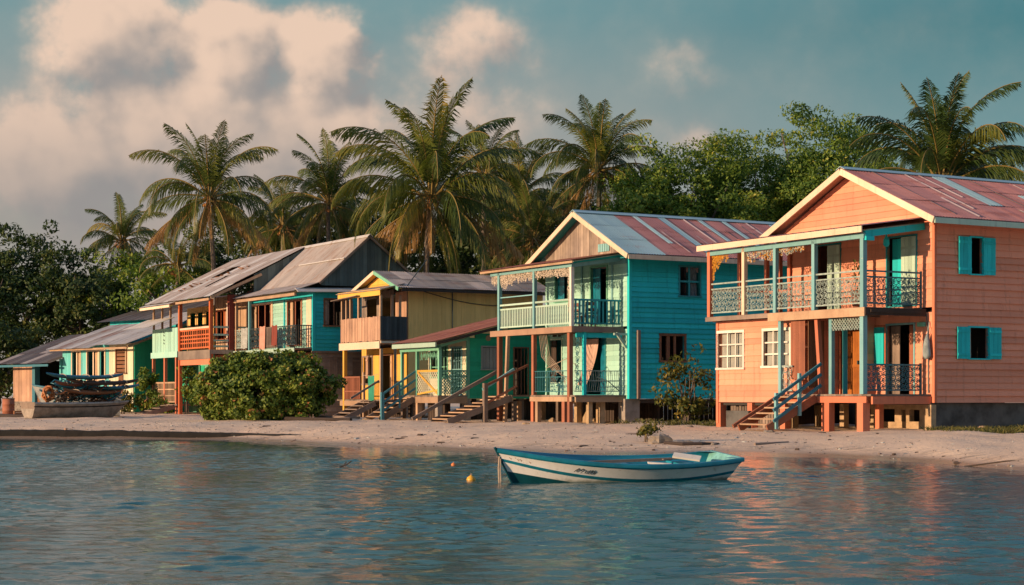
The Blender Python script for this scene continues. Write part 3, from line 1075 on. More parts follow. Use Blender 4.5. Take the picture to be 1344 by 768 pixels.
    one('rake_board', 'cream_paint', r, lambda m: (m.beam((-.5, e0, ez - .11), (-.5, ry, rz_ - .11), .05, .2, up=(0, 0, 1)),))
    one('rake_board', 'cream_paint', r, lambda m: (m.beam((-.498, e1, ez - .11), (-.498, ry, rz_ - .11), .05, .2, up=(0, 0, 1)),))
    one('soffit', 'pink_plank', r, lambda m: (m.beam((-.24, e0 + .02, ez - .06), (-.24, ry, rz_ - .06), .46, .02, up=(0, 0, 1)), m.beam((-.24, e1 - .02, ez - .062), (-.24, ry, rz_ - .062), .46, .02, up=(0, 0, 1))))
    one('fascia', 'pale_shutter', r, lambda m: m.box(-.46, 11.3, e0 - .03, e0 + .01, ez - .2, ez - .03))
    one('soffit', 'salmon_trim', r, lambda m: m.box(-.4, 11.2, e0 + .015, 0, ez - .14, ez - .11))
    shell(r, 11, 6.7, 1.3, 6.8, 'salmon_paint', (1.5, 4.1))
    # lower porch
    mb = MB()
    for i in range(22):
        mb.box(-2.42, -.06, .1 + i * .196, .1 + i * .196 + .19, 1.5, 1.56)
    mb.build('porch_floor', 'grey_wood', r)
    one('porch_beam', 'salmon_trim', r, lambda m: (m.box(-2.44, -2.36, .28, 4.3, 1.3, 1.49), m.box(-2.36, -.05, .08, .16, 1.26, 1.49)))
    post(r, -2.4, .45, 1.56, 3.9, .16, 'light_blue_paint')
    post(r, -2.4, 4.33, 1.56, 3.9, .13, 'light_blue_paint')
    post(r, -2.3, 2.46, 1.56, 3.95, .14, 'salmon_trim', tilt=(0, .22))
    post(r, -2.25, 2.06, 1.56, 3.95, .13, 'light_blue_paint')
    post(r, -1.7, 2.08, 1.56, 3.95, .11, 'teal_trim')
    mb = MB()
    for z, h in ((2.42, .05), (1.66, .045)): en.box(mb, -2.3, -.1, -.025, .025, z, z + h)
    en.box(mb, -.16, -.1, -.03, .03, 1.56, 2.5)
    scrolls(mb, en, -2.3, -.16, 1.7, 2.42, seed=19, r=.0125, cell=.2)
    mb.build('railing', 'blue_iron', r)
    mb = MB()
    for z, h in ((2.42, .05), (1.66, .045)): fr.box(mb, 3.75, 4.26, -.02, .02, z, z + h)
    scrolls(mb, fr, 3.78, 4.26, 1.7, 2.42, seed=21)
    mb.build('railing', 'pale_iron', r)
    mb = MB()
    lattice(mb, facade((-2.3, 0)), .6, 1.98, 3.5, 3.86, .12, .02)
    scrolls(mb, facade((-2.27, 0)), .6, 1.98, 3.5, 3.86, cell=.2, seed=4)
    mb.build('fretwork', 'pale_iron', r)
    mb = MB()
    rd = random.Random(5)
    lace(mb, facade((-2.36, 0)), 4.7, 6.12, 6.2, .3, seed=8)
    for k in range(0, len(mb.m)): mb.m[k] = (k // 19) % 3
    mb.build('fretwork', ['yellow_flower', 'lace_white', 'pale_iron'], r)
    mb = MB()
    lace(mb, facade((-2.36, 0)), 3.3, 4.5, 6.2, .17, seed=9)
    for k in range(0, len(mb.m)): mb.m[k] = (k // 19) % 3
    mb.build('fretwork', ['lace_white', 'yellow_flower', 'pale_iron'], r)
    mb = MB()
    for k in range(7):
        f = k / 7
        mb.tube([(-2.38, 7.98 - .75 * (1 - f) * q / 6, 6.18 - .85 * f * math.cos(q / 6 * 1.57) - .03 * math.sin(q * 2)) for q in range(7)], .012, 3)
    lace(mb, facade((-2.37, 0)), 7.15, 7.98, 6.2, .2, seed=31)
    lace(mb, facade((-2.37, 0)), 7.65, 8.0, 6.2, .75, seed=32)
    mb.build('fretwork', 'yellow_flower', r)
    # foundations
    for (x, y, w) in ((-2.4, .45, .27), (-2.35, 2.05, .22), (-2.1, 2.5, .2), (-1.1, 1.2, .18)):
        post(r, x, y, .42, 1.3, w, 'salmon_trim', 'pier')
    for (y) in (4.6, 6.3, 8.0): post(r, -2.0, y, .42, 1.28, .24, 'salmon_trim', 'pier')
    for (x, y) in ((-1, 5.4), (-.4, 7), (-.6, 3.4), (0.2, 5.6), (1, 4.5), (.3, 7.4), (-1.2, 6.7)): post(r, x, y, .4, 1.25, .2, 'coral_block', 'pier')
    mb = MB()
    facade((-.12, 0)).siding(mb, 0, 3.4, .42, 1.24, [(.5, .95, .72, 1.08), (1.12, 1.3, .72, 1.08), (1.6, 2.5, .7, 1.1), (2.7, 3.1, .7, 1.1)], h=.9, lip=.0, th=.2)
    mb.build('foundation_wall', 'coral_block', r)
    mb = MB()
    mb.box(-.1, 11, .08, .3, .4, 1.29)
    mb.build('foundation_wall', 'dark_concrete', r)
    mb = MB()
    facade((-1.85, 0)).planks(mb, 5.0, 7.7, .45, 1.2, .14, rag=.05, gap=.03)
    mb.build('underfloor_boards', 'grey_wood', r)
    one('underfloor_boards', 'dark_wood', r, lambda m: facade((3.2, 0)).planks(m, .3, 8, .35, 1.3, .24, gap=.01))  # dark boards added to close the bright see-through gap under the house
    one('underfloor_boards', 'dark_wood', r, lambda m: flank((-1.7, 7.8)).planks(m, 0, 11, .35, 1.28, .24, gap=.01))  # added too, so the gap under the left end stays dark
    one('cistern', 'dark_concrete', r, lambda m: m.box(-2.25, -1.95, 6.2, 7.4, .42, 1.02))
    # stairs with blue rails
    stairs(r, -2.46, 1.56, -4.35, .55, 2.55, 3.95, 6, 'tan_wood', 'red_brown_post')
    one('stair_rail', 'red_brown_post', r, lambda m: m.beam((-2.5, 4.05, 1.62), (-4.5, 4.05, .56), .07, .12))
    for y in (2.5,):
        for dz in (.0, .33, .66):
            one('stair_rail', 'blue_rail_paint', r, lambda m: m.beam((-2.35, y - .06, 1.72 + dz + .12), (-4.2, y - .06, .62 + dz + .12), .06, .09))
        post(r, -4.05, y, .5, 1.6, .09, 'light_blue_paint')
        post(r, -3.15, y, .9, 2.2, .09, 'light_blue_paint')
    # wiring, meter box and conduit near the corner
    one('meter_box', 'green_trim', r, lambda m: m.box(-.12, -.03, .32, .62, 3.62, 3.75))
    one('conduit', 'iron', r, lambda m: m.tube([(-.04, .2, 1.6), (-.05, .2, 3.4), (-.08, .25, 4.0)], .02, 5))
    return r


salmon_house()

# lantern under the balcony roof, bag on the wall
lt = thing('porch_lantern', 'small teal lantern hanging under the upper porch of the salmon house', 'lantern', (12.77 + (-1.05 * math.cos(YAW) - .95 * math.sin(YAW)), 53 + (-1.05 * math.sin(YAW) + .95 * math.cos(YAW)), 6.2), YAW)
mb = MB()
mb.tube([(0, 0, 6.26), (0, 0, 6.3), (0, 0, 6.42)], [.1, .06, .015], 8)
mb.tube([(0, 0, 6.42), (0, 0, 6.68)], .012, 4)
mb.build('hanger', 'teal_paint', lt)
mb = MB()
mb.tube([(0, 0, 6.05), (0, 0, 6.12), (0, 0, 6.26)], [.05, .1, .085], 8)
mb.build('lamp_shade', 'teal_paint', lt)
bag = thing('cloth_bag', 'pale grey cloth bag hung on the corner of the salmon house', 'bag', (12.77 + (-.16 * .866 - .12 * .5), 53 + (-.16 * .5 + .12 * .866), 2.65), YAW)
mb = MB()
mb.tube([(-.02, .0, 2.62), (-.02, 0, 2.72), (-.03, .01, 2.95), (-.02, 0, 3.2), (0, 0, 3.4)], [.06, .13, .12, .08, .02], 7)
mb.build('bag_body', 'grey_cloth', bag, True)
mb = MB()
mb.tube([(0, 0, 3.38), (.05, 0, 3.6), (.1, .03, 3.75)], .015, 5)
mb.build('strap', 'grey_cloth', bag)


# ---------------------------------------------------------------- teal house with mint front
def teal_house():
    r = thing('wooden_house', 'teal two-storey house with pale mint front, white balusters and red and blue tin roof', 'house', (4.35, 65, .5), YAW, HG)
    F, K = facade(), flank()
    up = [(4.25, 5.2, 5.25, 6.42), (1.5, 2.6, 4.22, 6.4)]
    mb = MB()
    F.siding(mb, .08, 6.0, 4.1, 6.85, up, h=.185)
    mb.build('facade_wall', 'mint_paint', r)
    lo = [(4.74, 5.7, 2.05, 3.72), (1.6, 2.95, 1.56, 3.72)]
    mb = MB()
    F.siding(mb, .08, 6.0, 1.35, 4.0, lo, h=.185)
    mb.build('facade_wall', 'mint_paint', r)
    so = [(2.28, 3.2, 5.3, 6.38), (1.42, 2.48, 2.84, 3.76)]
    mb = MB()
    K.siding(mb, .08, 10, 1.4, 6.7, so, h=.19, lip=.04)
    mb.build('side_wall', 'teal_paint', r)
    window_unit(r, K, *so[0], 'teal_trim', 2, 2, w=.06, mw=.07, curtain='grey_cloth', cw=(2.8, 3.15))
    mb = MB()
    K.frame(mb, *so[1], .09)
    K.box(mb, 1.68, 1.82, -.05, .02, 2.84, 3.76)
    K.box(mb, 2.02, 2.1, -.05, .02, 2.84, 3.76)
    mb.build('window_frame', 'brown_wood', r)
    one('corner_board', 'teal_paint', r, lambda m: (m.box(-.03, .09, -.045, .1, 1.4, 6.75)))
    one('drain_post', 'grey_wood', r, lambda m: m.box(.3, .42, -.14, -.05, 1.4, 3.95))
    # openings of the front
    mb = MB()
    F.frame(mb, 4.25, 5.2, 5.25, 6.42, .06)
    w = mb.build('window_frame', 'green_trim', r)
    one('shutter', 'hull_teal', r, lambda m: F.leafdoor(m, 4.7, 5.18, -.1, 5.27, 6.4, boards=3, ledges=False))
    one('shutter', 'dark_wood', r, lambda m: F.leafdoor(m, 4.26, 4.5, -.1, 5.27, 6.4, boards=2, ledges=False))
    mb = MB()
    F.frame(mb, 1.5, 2.6, 4.22, 6.4, .07, sill=False)
    mb.build('door_frame', 'green_trim', r)
    one('door', 'hull_teal', r, lambda m: F.leafdoor(m, 2.08, 2.58, -.1, 4.22, 6.38, boards=3))
    one('door', 'brown_wood', r, lambda m: F.leafdoor(m, 1.52, 1.8, -.2, 4.22, 6.38, boards=2))
    mb = MB()
    F.frame(mb, 4.74, 5.7, 2.05, 3.72, .06)
    mb.build('window_frame', 'pale_shutter', r)
    one('shutter', 'dark_wood', r, lambda m: F.leafdoor(m, 5.3, 5.68, -.1, 2.08, 3.7, boards=3))
    mb = MB()
    F.frame(mb, 1.6, 2.95, 1.56, 3.72, .06, sill=False)
    mb.build('door_frame', 'teal_trim', r)
    one('door', 'hull_teal', r, lambda m: F.leafdoor(m, 1.62, 2.0, -.06, 1.56, 3.7, boards=3))
    one('vent', 'dark_wood', r, lambda m: (F.box(m, 4.8, 5.0, .028, .05, 3.85, 3.96), F.box(m, 5.1, 5.4, .028, .05, 3.85, 3.96)))
    for q in ((1.06, 1.16, .03, .05, 4.2, 6.7), (3.2, 3.3, .03, .05, 4.2, 6.7), (.1, 1.3, .03, .06, 6.44, 6.6)): one('trim_board', 'light_blue_paint', r, lambda m: F.box(m, *q))
    one('eave_beam', 'teal_paint', r, lambda m: m.box(-.12, -.04, .2, 6, 6.62, 6.82))
    # balcony
    mb = MB()
    for i in range(30):
        mb.box(-2.3, -.06, .3 + i * .2, .3 + i * .2 + .19, 4.02, 4.07)
    for y in (.5, 1.8, 3.2, 4.6, 5.8): mb.box(-2.25, -.06, y - .05, y + .05, 3.9, 4.015)
    mb.build('balcony_floor', 'grey_wood', r)
    one('edge_beam', 'pink_plank', r, lambda m: m.box(-2.36, -2.31, .26, 6.35, 3.84, 4.06))
    one('edge_beam', 'grey_wood', r, lambda m: m.box(-2.3, -.08, .25, .295, 3.86, 4.06))
    one('lower_beam', 'teal_paint', r, lambda m: m.box(-2.1, -.1, .33, .41, 3.66, 3.84))
    post(r, -2.2, 5.85, 4.07, 6.34, .14, 'light_blue_paint')
    post(r, -2.2, 3.16, 4.07, 6.34, .13, 'light_blue_paint')
    post(r, -2.2, .5, 4.07, 6.34, .13, 'white_paint')
    fr = facade((-2.2, 0))
    for (a0, a1) in ((.58, 3.08), (3.24, 5.77)):
        mb = MB()
        fr.box(mb, a0, a1, -.04, .04, 5.02, 5.09)
        fr.box(mb, a0, a1, -.025, .025, 4.86, 4.92)
        fr.box(mb, a0, a1, -.025, .025, 4.16, 4.22)
        balusters(mb, fr, a0, a1, 4.22, 4.86, .125, .06)
        mb.build('railing', 'pale_shutter', r)
    mb = MB()
    fr.box(mb, 3.24, 5.77, -.02, .02, 5.34, 5.38)
    mb.build('rail', 'light_blue_paint', r)
    en = flank((0, .5))
    mb = MB()
    en.box(mb, -2.12, -.06, -.04, .04, 5.02, 5.09)
    en.box(mb, -2.12, -.06, -.025, .025, 4.16, 4.22)
    balusters(mb, en, -2.12, -.06, 4.22, 5.02, .17, .07)
    mb.build('railing', 'teal_trim', r)
    # porch roof and lace
    O, U = (-2.5, 7.05, 6.46), Vector((2.5, 0, .42)).normalized()
    mb = MB()
    roof_sheets(mb, O, (0, -1, 0), U, 7.0, 2.56, lambda a, b, i, j: 0, rows=1)
    mb.build('porch_roof', 'rust_tin', r)
    one('fascia', 'tan_wood', r, lambda m: m.box(-2.46, -2.42, .05, 7.0, 6.36, 6.44))
    one('eave_beam', 'light_blue_paint', r, lambda m: (m.box(-2.27, -2.13, .4, 6.5, 6.24, 6.35), m.beam((-2.2, .5, 6.3), (-.05, .5, 6.62), .09, .14)))
    one('ceiling', 'pale_shutter', r, lambda m: m.beam((-2.25, 3.4, 6.44), (-.05, 3.4, 6.80), 6.4, .03))
    mb = MB()
    lace(mb, facade((-2.22, 0)), .6, 3.1, 6.24, .28, seed=41, step=.07)
    lace(mb, facade((-2.22, 0)), 3.2, 6.45, 6.24, .34, seed=42, step=.065)
    lace(mb, facade((-2.24, 0)), 4.8, 5.6, 6.24, .52, seed=43, step=.08)
    lace(mb, facade((-2.24, 0)), .56, .68, 6.1, 1.5, seed=44, step=.06)
    mb.build('fretwork', 'lace_white', r)
    # gable and roof
    ry, rz_, e0, e1, ez = 3.15, 8.62, -.62, 6.92, 6.74
    mb = MB()
    F.planks(mb, .3, 6.0, 6.86, lambda y: max(6.87, rz_ - .1 - abs(y - ry) * (rz_ - ez) / (ry - e0)), .15)
    mb.build('gable_wall', 'weathered_plank', r)
    mb = MB()
    for i in range(5): F.box(mb, 1.3 + i * .16, 1.3 + i * .16 + .13, .02, .045, 6.98, 7.28)
    mb.build('gable_vent', 'light_blue_paint', r)
    Ur, Ul = Vector((0, ry - e0, rz_ - ez)).normalized(), Vector((0, -(e1 - ry), rz_ - ez)).normalized()
    Wr = math.hypot(ry - e0, rz_ - ez)
    mb = MB()
    mf = lambda a, b, i, j: 1 if (i < 2 or i > 10) else 0
    roof_sheets(mb, (-.5, e0, ez), (1, 0, 0), Ur, 11, Wr, mf, rows=3, nseg=1)
    for (a0, a1, u0, u1) in ((2.6, 2.85, 1.2, 4.15), (3.75, 4.1, .1, 4.15), (3.0, 3.06, .3, 2.4), (5.7, 5.95, 1.3, 4.15), (5.0, 5.07, 1.5, 4), (6.9, 7.15, 1.2, 4.15), (7.6, 7.68, 1.2, 3.6), (8.1, 8.2, .6, 4.1), (6.4, 6.46, 0.1, 3.0), (4.5, 4.56, .2, 2.2)):
        patch_sheet(mb, (-.5, e0, ez), (1, 0, 0), Ur, a0, a1, u0, u1, 1 if a1 - a0 > .22 else 2)
    mb.build('roof', ['red_tin', 'pale_tin', 'faded_tin'], r)
    mb = MB()
    roof_sheets(mb, (-.5, e1, ez), (1, 0, 0), Ul, 11, Wr, mf, rows=3, nseg=1)
    mb.build('roof', ['red_tin', 'pale_tin', 'faded_tin'], r)
    one('ridge_cap', 'pale_tin', r, lambda m: (m.beam((-.52, ry - .1, rz_), (10.5, ry - .1, rz_), .26, .02, up=(0, -.45, .9)), m.beam((-.52, ry + .1, rz_ + .004), (10.5, ry + .1, rz_ + .004), .26, .02, up=(0, .45, .9))))
    one('rake_board', 'cream_paint', r, lambda m: m.beam((-.5, e0, ez - .1), (-.5, ry, rz_ - .1), .05, .19))
    one('rake_board', 'cream_paint', r, lambda m: m.beam((-.498, e1, ez - .1), (-.498, ry, rz_ - .1), .05, .19))
    one('soffit', 'teal_trim', r, lambda m: (m.beam((-.24, e0 + .02, ez - .06), (-.24, ry, rz_ - .06), .46, .02), m.beam((-.24, e1 - .02, ez - .062), (-.24, ry, rz_ - .062), .46, .02)))
    one('fascia', 'cream_paint', r, lambda m: m.box(-.46, 10.4, e0 - .03, e0 + .01, ez - .2, ez - .03))
    one('soffit', 'teal_trim', r, lambda m: m.box(-.4, 10.3, e0 + .015, 0, ez - .14, ez - .11))
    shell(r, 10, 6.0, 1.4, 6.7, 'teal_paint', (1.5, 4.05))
    # lower porch
    mb = MB()
    for i in range(16): mb.box(-2.25, -.06, .2 + i * .2, .39 + i * .2, 1.48, 1.54)
    for i in range(13): mb.box(-1.2, -.06, 3.42 + i * .2, 3.61 + i * .2, 1.48, 1.54)
    for i in range(6): mb.box(-2.25, -1.22, 4.82 + i * .2, 5.01 + i * .2, 1.48, 1.54)
    mb.build('porch_floor', 'grey_wood', r)
    one('porch_beam', 'tan_wood', r, lambda m: (m.box(-2.28, -2.2, .4, 3.4, 1.3, 1.475), m.box(-2.2, -.05, .22, .3, 1.28, 1.475), m.box(-2.28, -2.2, 4.8, 6.0, 1.3, 1.475)))
    post(r, -2.2, 5.85, .5, 3.86, .17, 'red_brown_post')
    post(r, -2.45, 5.0, .45, 3.84, .12, 'tan_wood', tilt=(.1, -.06))
    post(r, -2.2, 3.21, 1.54, 3.86, .15, 'red_brown_post')
    post(r, -2.2, .62, .46, 3.86, .16, 'red_brown_post')
    post(r, -1.75, .36, 1.54, 3.86, .12, 'teal_paint')
    post(r, -.5, 5.0, 1.54, 3.86, .1, 'green_trim')
    mb = MB()
    for z in (2.42, 2.2, 1.66): fr.box(mb, .7, 3.13, -.018, .018, z, z + .03)
    balusters(mb, fr, 2.0, 3.13, 1.66, 2.42, .13, .022)
    mb2 = random.Random(3)
    for k in range(34):
        a, z = mb2.uniform(.75, 2.1), mb2.uniform(1.7, 2.35)
        mb.tube([fr.pt(a, 0, z), fr.pt(a + mb2.uniform(-.2, .2), .02, z + mb2.uniform(-.15, .2)), fr.pt(a + mb2.uniform(-.35, .35), 0, z + mb2.uniform(-.25, .25))], .012, 3, 0, cap=False)
    mb.build('railing', 'blue_iron', r)
    mb = MB()
    en2 = flank((0, .5))
    for z in (2.42, 2.05, 1.66): en2.box(mb, -2.1, -.08, -.018, .018, z, z + .03)
    for k in range(22):
        a = -2.1 + k * .092
        mb.tube([en2.pt(a, 0, 1.68), en2.pt(a + .05, 0, 2.0 + .1 * math.sin(k * 2.1)), en2.pt(a + .02 * (k % 3), 0, 2.42)], .012, 3, 0, cap=False)
    mb.tube([en2.pt(-1.1, 0, 2.2), en2.pt(-.6, 0, 2.05), en2.pt(-.12, 0, 1.7)], .02, 4)
    mb.build('railing', 'pale_iron', r)
    mb = MB()
    scrolls(mb, facade((-2.0, 0)), .3, .58, 1.7, 3.7, cell=.24, seed=55)
    mb.build('fretwork', 'blue_iron', r)
    mb = MB()
    for k in range(6):
        mb.tube([(-2.1, 3.0 - .1 * k, 3.86), (-2.05, 2.9 - .12 * k, 3.0), (-1.9, 2.4 - .1 * k, 2.5 + .02 * k), (-1.7, 1.6 + .03 * k, 2.2 - .06 * k)], .012, 4)
    mb.tube([(-2.1, 2.5, 2.55), (-1.8, 1.5, 2.9), (-1.4, 1.3, 2.6)], .014, 4)
    mb.build('hammock_cords', 'rope', r)
    # brackets, piers
    one('bracket', 'pale_shutter', r, lambda m: (m.beam((-.06, .12, 3.3), (-.5, .12, 3.84), .08, .08), m.box(-.6, -.05, .08, .16, 3.76, 3.84)))
    for (x, y, w, mm) in ((-2.2, .95, .2, 'red_brown_post'), (-2.2, 2.9, .17, 'tan_wood'), (-2.15, 3.3, .18, 'salmon_trim'), (-1.5, .4, .17, 'coral_block'), (-.9, .5, .2, 'coral_block'), (-.4, 1.4, .2, 'coral_block'), (-.3, 3, .2, 'grey_wood'), (-1, 2, .2, 'coral_block'), (-.3, 4.5, .2, 'grey_wood'), (-.4, 5.6, .2, 'coral_block'), (-2.1, 4.9, .16, 'grey_wood'), (-1.6, 5.4, .16, 'tan_wood')):
        post(r, x, y, .42, 1.3, w, mm, 'pier')
    one('pier', 'concrete', r, lambda m: m.box(-.15, .5, .05, .5, .4, 1.4))
    for x in (2.6, 5.2, 8): one('pier', 'grey_wood', r, lambda m: m.box(x, x + .3, .15, .45, .4, 1.4))
    one('sill_beam', 'dark_wood', r, lambda m: (m.box(.5, 10, .02, .2, 1.24, 1.39), m.box(.05, .2, .3, 5.9, 1.2, 1.34)))
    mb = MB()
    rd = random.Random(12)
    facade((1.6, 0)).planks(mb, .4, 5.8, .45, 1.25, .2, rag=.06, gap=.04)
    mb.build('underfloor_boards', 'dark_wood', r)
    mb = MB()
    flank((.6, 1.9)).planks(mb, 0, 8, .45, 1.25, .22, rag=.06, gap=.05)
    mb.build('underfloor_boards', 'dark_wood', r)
    mb = MB()
    for k in range(8):
        x, y = rd.uniform(-1.4, .4), rd.uniform(.6, 5)
        h_ = rd.uniform(.2, .55)
        mb = MB()
        mb.tube([(x, y, .44), (x, y, .44 + h_ * .5), (x + .03, y, .44 + h_)], [rd.uniform(.08, .2), rd.uniform(.1, .18), .05], 7)
        mb.build('stump', 'coral_block', r)
    # outside stairs, going down to the left
    stairs(r, -2.3, 1.54, -5.1, .56, 4.75, 6.1, 8, 'tan_wood', 'grey_wood')
    one('stair_rail', 'grey_wood', r, lambda m: m.beam((-2.2, 6.15, 2.45), (-5.9, 6.15, .62), .1, .13))
    one('stair_rail', 'light_blue_paint', r, lambda m: m.beam((-2.2, 4.72, 2.55), (-3.6, 4.72, 1.75), .06, .1))
    one('stair_rail', 'red_brown_post', r, lambda m: (m.beam((-1.6, 4.7, 2.7), (-3.5, 4.7, 1.9), .06, .09), m.beam((-2.1, 4.7, 1.9), (-3.5, 4.7, 1.2), .06, .08)))
    post(r, -3.5, 4.7, .48, 2.0, .16, 'grey_wood')
    return r


teal_house()


def at(loc, x, y):
    return (loc[0] + x * math.cos(YAW) - y * math.sin(YAW), loc[1] + x * math.sin(YAW) + y * math.cos(YAW))


B0 = (4.35, 65)
x_, y_ = at(B0, -.12, 2.5)
cu = thing('door_curtain', 'pink and cream curtain hanging drawn aside in the doorway of the teal house', 'curtain', (x_, y_, 1.7), YAW)
mb = MB()
rows = []
for i in range(11):
    f = i / 10
    rows.append([(-.03 + .035 * math.sin(g / 24 * 30 + f), (2.86 - 2.5) - (g / 24 - .0) * (1.05 - .35 * f) + .55 * (f ** 1.5) - .3 * math.sin(f * 3.14) * .3, 3.68 - 1.75 * f) for g in range(25)])
mb.grid(rows)
mb.build('cloth', 'curtain_cloth', cu, True)
# ---------------------------------------------------------------- green cottage with red tin lean-to roof
def green_cottage():
    r = thing('wooden_house', 'low green cottage with sloping red tin roof and lattice porch rail', 'house', (-1.82, 72, .5), YAW, HG)
    F, K = facade(), flank()
    sl = .24
    zr = lambda x: 3.72 + (x + 1.6) * sl
    mb = MB()
    op = [(.5, 1.35, 1.58, 3.5), (1.75, 3.2, 2.3, 3.6)]
    F.siding(mb, .07, 3.5, 1.4, 4.05, op, h=.18)
    mb.build('facade_wall', 'cream_yellow_paint', r)
    window_unit(r, F, *op[1], 'green_trim', 4, 3, w=.07, mw=.04)
    mb = MB()
    F.frame(mb, *op[0], .06, sill=False)
    for i in range(5): F.box(mb, .5, 1.35, -.04, -.01, 1.9 + i * .35, 1.93 + i * .35)
    for i in range(4): F.box(mb, .66 + i * .18, .69 + i * .18, -.045, -.015, 1.58, 3.5)
    mb.build('door_grille', 'light_blue_paint', r)
    so = [(.68, 1.38, 2.62, 3.52), (2.2, 2.85, 1.56, 3.5)]
    mb = MB()
    z = 1.4
    rows_top = 5.0
    K.siding(mb, .07, 5.2, 1.4, 3.9, so, h=.19)
    # sloping top under the roof
    zz = 3.9
    while zz < 5.2:
        x0 = max(.07, (zz + .19 + .1 - 3.72) / sl - 1.6)
        if x0 < 5.1: K.siding(mb, x0, 5.2, zz, zz + .19, (), h=.19)
        zz += .19
    mb.build('side_wall', 'green_paint', r)
    mb = MB()
    K.frame(mb, *so[0], .06, m=0)
    for i in range(4): K.box(mb, .7 + i * .17, .7 + i * .17 + .15, -.03, 0, 2.63, 3.5, 0)
    mb.build('window', 'grey_louvre', r)
    mb = MB()
    K.frame(mb, *so[1], .05, sill=False)
    for i in range(4): K.box(mb, 2.22 + i * .16, 2.24 + i * .16, -.03, 0, 1.58, 3.5)
    mb.build('door_grille', 'brown_wood', r)
    one('vent', 'tan_wood', r, lambda m: m.tube([K.pt(.95, -.02, 3.9), K.pt(.95, .06, 3.9)], .12, 10))
    one('corner_board', 'green_trim', r, lambda m: m.box(-.04, .07, -.045, .08, 1.4, 4.0))
    # roof
    O, U = (-1.65, 3.7, 3.72), Vector((1, 0, sl)).normalized()
    mb = MB()
    roof_sheets(mb, O, (0, -1, 0), U, 4.0, 7.4, lambda a, b, i, j: 0, rows=4, nseg=1)
    mb.build('roof', 'rust_tin', r)
    one('fascia', 'pale_shutter', r, lambda m: m.box(-1.66, -1.6, -.3, 3.68, 3.5, 3.68))
    one('eave_beam', 'green_trim', r, lambda m: (m.box(-1.38, -1.24, -.06, 3.5, 3.36, 3.49), m.beam((-1.3, -.0, 3.55), (0, 0, 3.86), .1, .1)))
    one('rake_board', 'dark_wood', r, lambda m: m.beam((-1.6, -.3, 3.64), (5.5, -.3, 3.64 + 7.1 * sl), .04, .12))
    shell(r, 5.2, 3.5, 1.4, 4.0, 'green_paint', (1.5,))
    # porch
    mb = MB()
    for i in range(18): mb.box(-1.4, -.06, -.05 + i * .2, .14 + i * .2, 1.47, 1.53)
    mb.build('porch_floor', 'grey_wood', r)
    one('porch_beam', 'tan_wood', r, lambda m: (m.box(-1.42, -1.34, -.06, 3.5, 1.22, 1.465), m.box(-1.33, -.05, -.06, .02, 1.2, 1.465)))
    post(r, -1.3, 0, 1.53, 3.4, .13, 'green_trim')
    post(r, -1.3, 2.0, 1.53, 3.4, .12, 'green_trim')
    post(r, -1.3, 3.42, 1.53, 3.4, .12, 'green_trim')
    fr, en = facade((-1.3, 0)), flank((0, 0))
    mb = MB()
    fr.box(mb, .07, 1.94, -.04, .04, 2.5, 2.58, 0)
    fr.quadbar(mb, .1, 1.6, 1.9, 2.5, .03, .06, .09, 0)
    fr.quadbar(mb, .1, 1.75, 1.9, 1.58, .03, .055, .07, 0)
    mb.build('railing', 'yellow_rail_paint', r)
    one('lattice', 'cream_yellow_paint', r, lambda m: lattice(m, fr, .07, 1.94, 1.6, 2.5, .17))
    mb = MB()
    en.box(mb, -1.23, -.06, -.035, .035, 2.5, 2.57)
    lattice(mb, en, -1.23, -.06, 1.6, 2.5, .13, .03)
    mb.build('railing', 'green_trim', r)
    mb = MB()
    scrolls(mb, facade((-1.2, 0)), .05, 1.95, 3.0, 3.36, cell=.25, seed=71)
    mb.build('fretwork', 'green_trim', r)
    # steps with blue rail on the near side
    stairs(r, -1.42, 1.5, -3.0, .55, 2.1, 3.4, 5, 'tan_wood', 'grey_wood')
    mb = MB()
    for dz in (.95, .6, .25): mb.beam((-1.3, 2.05, 1.62 + dz), (-2.9, 2.05, .62 + dz), .05, .08)
    post_b = [(-2.85, 1.7), (-2.3, 2.0), (-1.8, 2.35)]
    mb.build('stair_rail', 'blue_rail_paint', r)
    post(r, -2.9, 2.05, .42, 1.66, .13, 'blue_rail_paint')
    post(r, -2.1, 2.05, 1.0, 2.0, .06, 'blue_rail_paint')
    for (x, y, w, mm) in ((-1.3, .08, .22, 'concrete'), (-1.3, 1.9, .2, 'tan_wood'), (0, .1, .25, 'concrete'), (0, 1.8, .2, 'grey_wood'), (0, 3.3, .2, 'grey_wood'), (2.6, .2, .25, 'grey_wood'), (5, .2, .25, 'grey_wood'), (-1.3, 3.3, .18, 'grey_wood')):
        post(r, x, y, .4, 1.22 if x < 0 else 1.4, w, mm, 'pier')
    mb = MB()
    facade((-.9, 0)).planks(mb, .3, 1.8, .45, 1.25, .2, rag=.08, gap=.03)
    mb.build('underfloor_boards', 'dark_wood', r)
    mb = MB()
    flank((.2, .5)).planks(mb, 0, 5, .45, 1.35, .24, rag=.05, gap=.03)
    mb.build('underfloor_boards', 'dark_wood', r)
    return r


green_cottage()


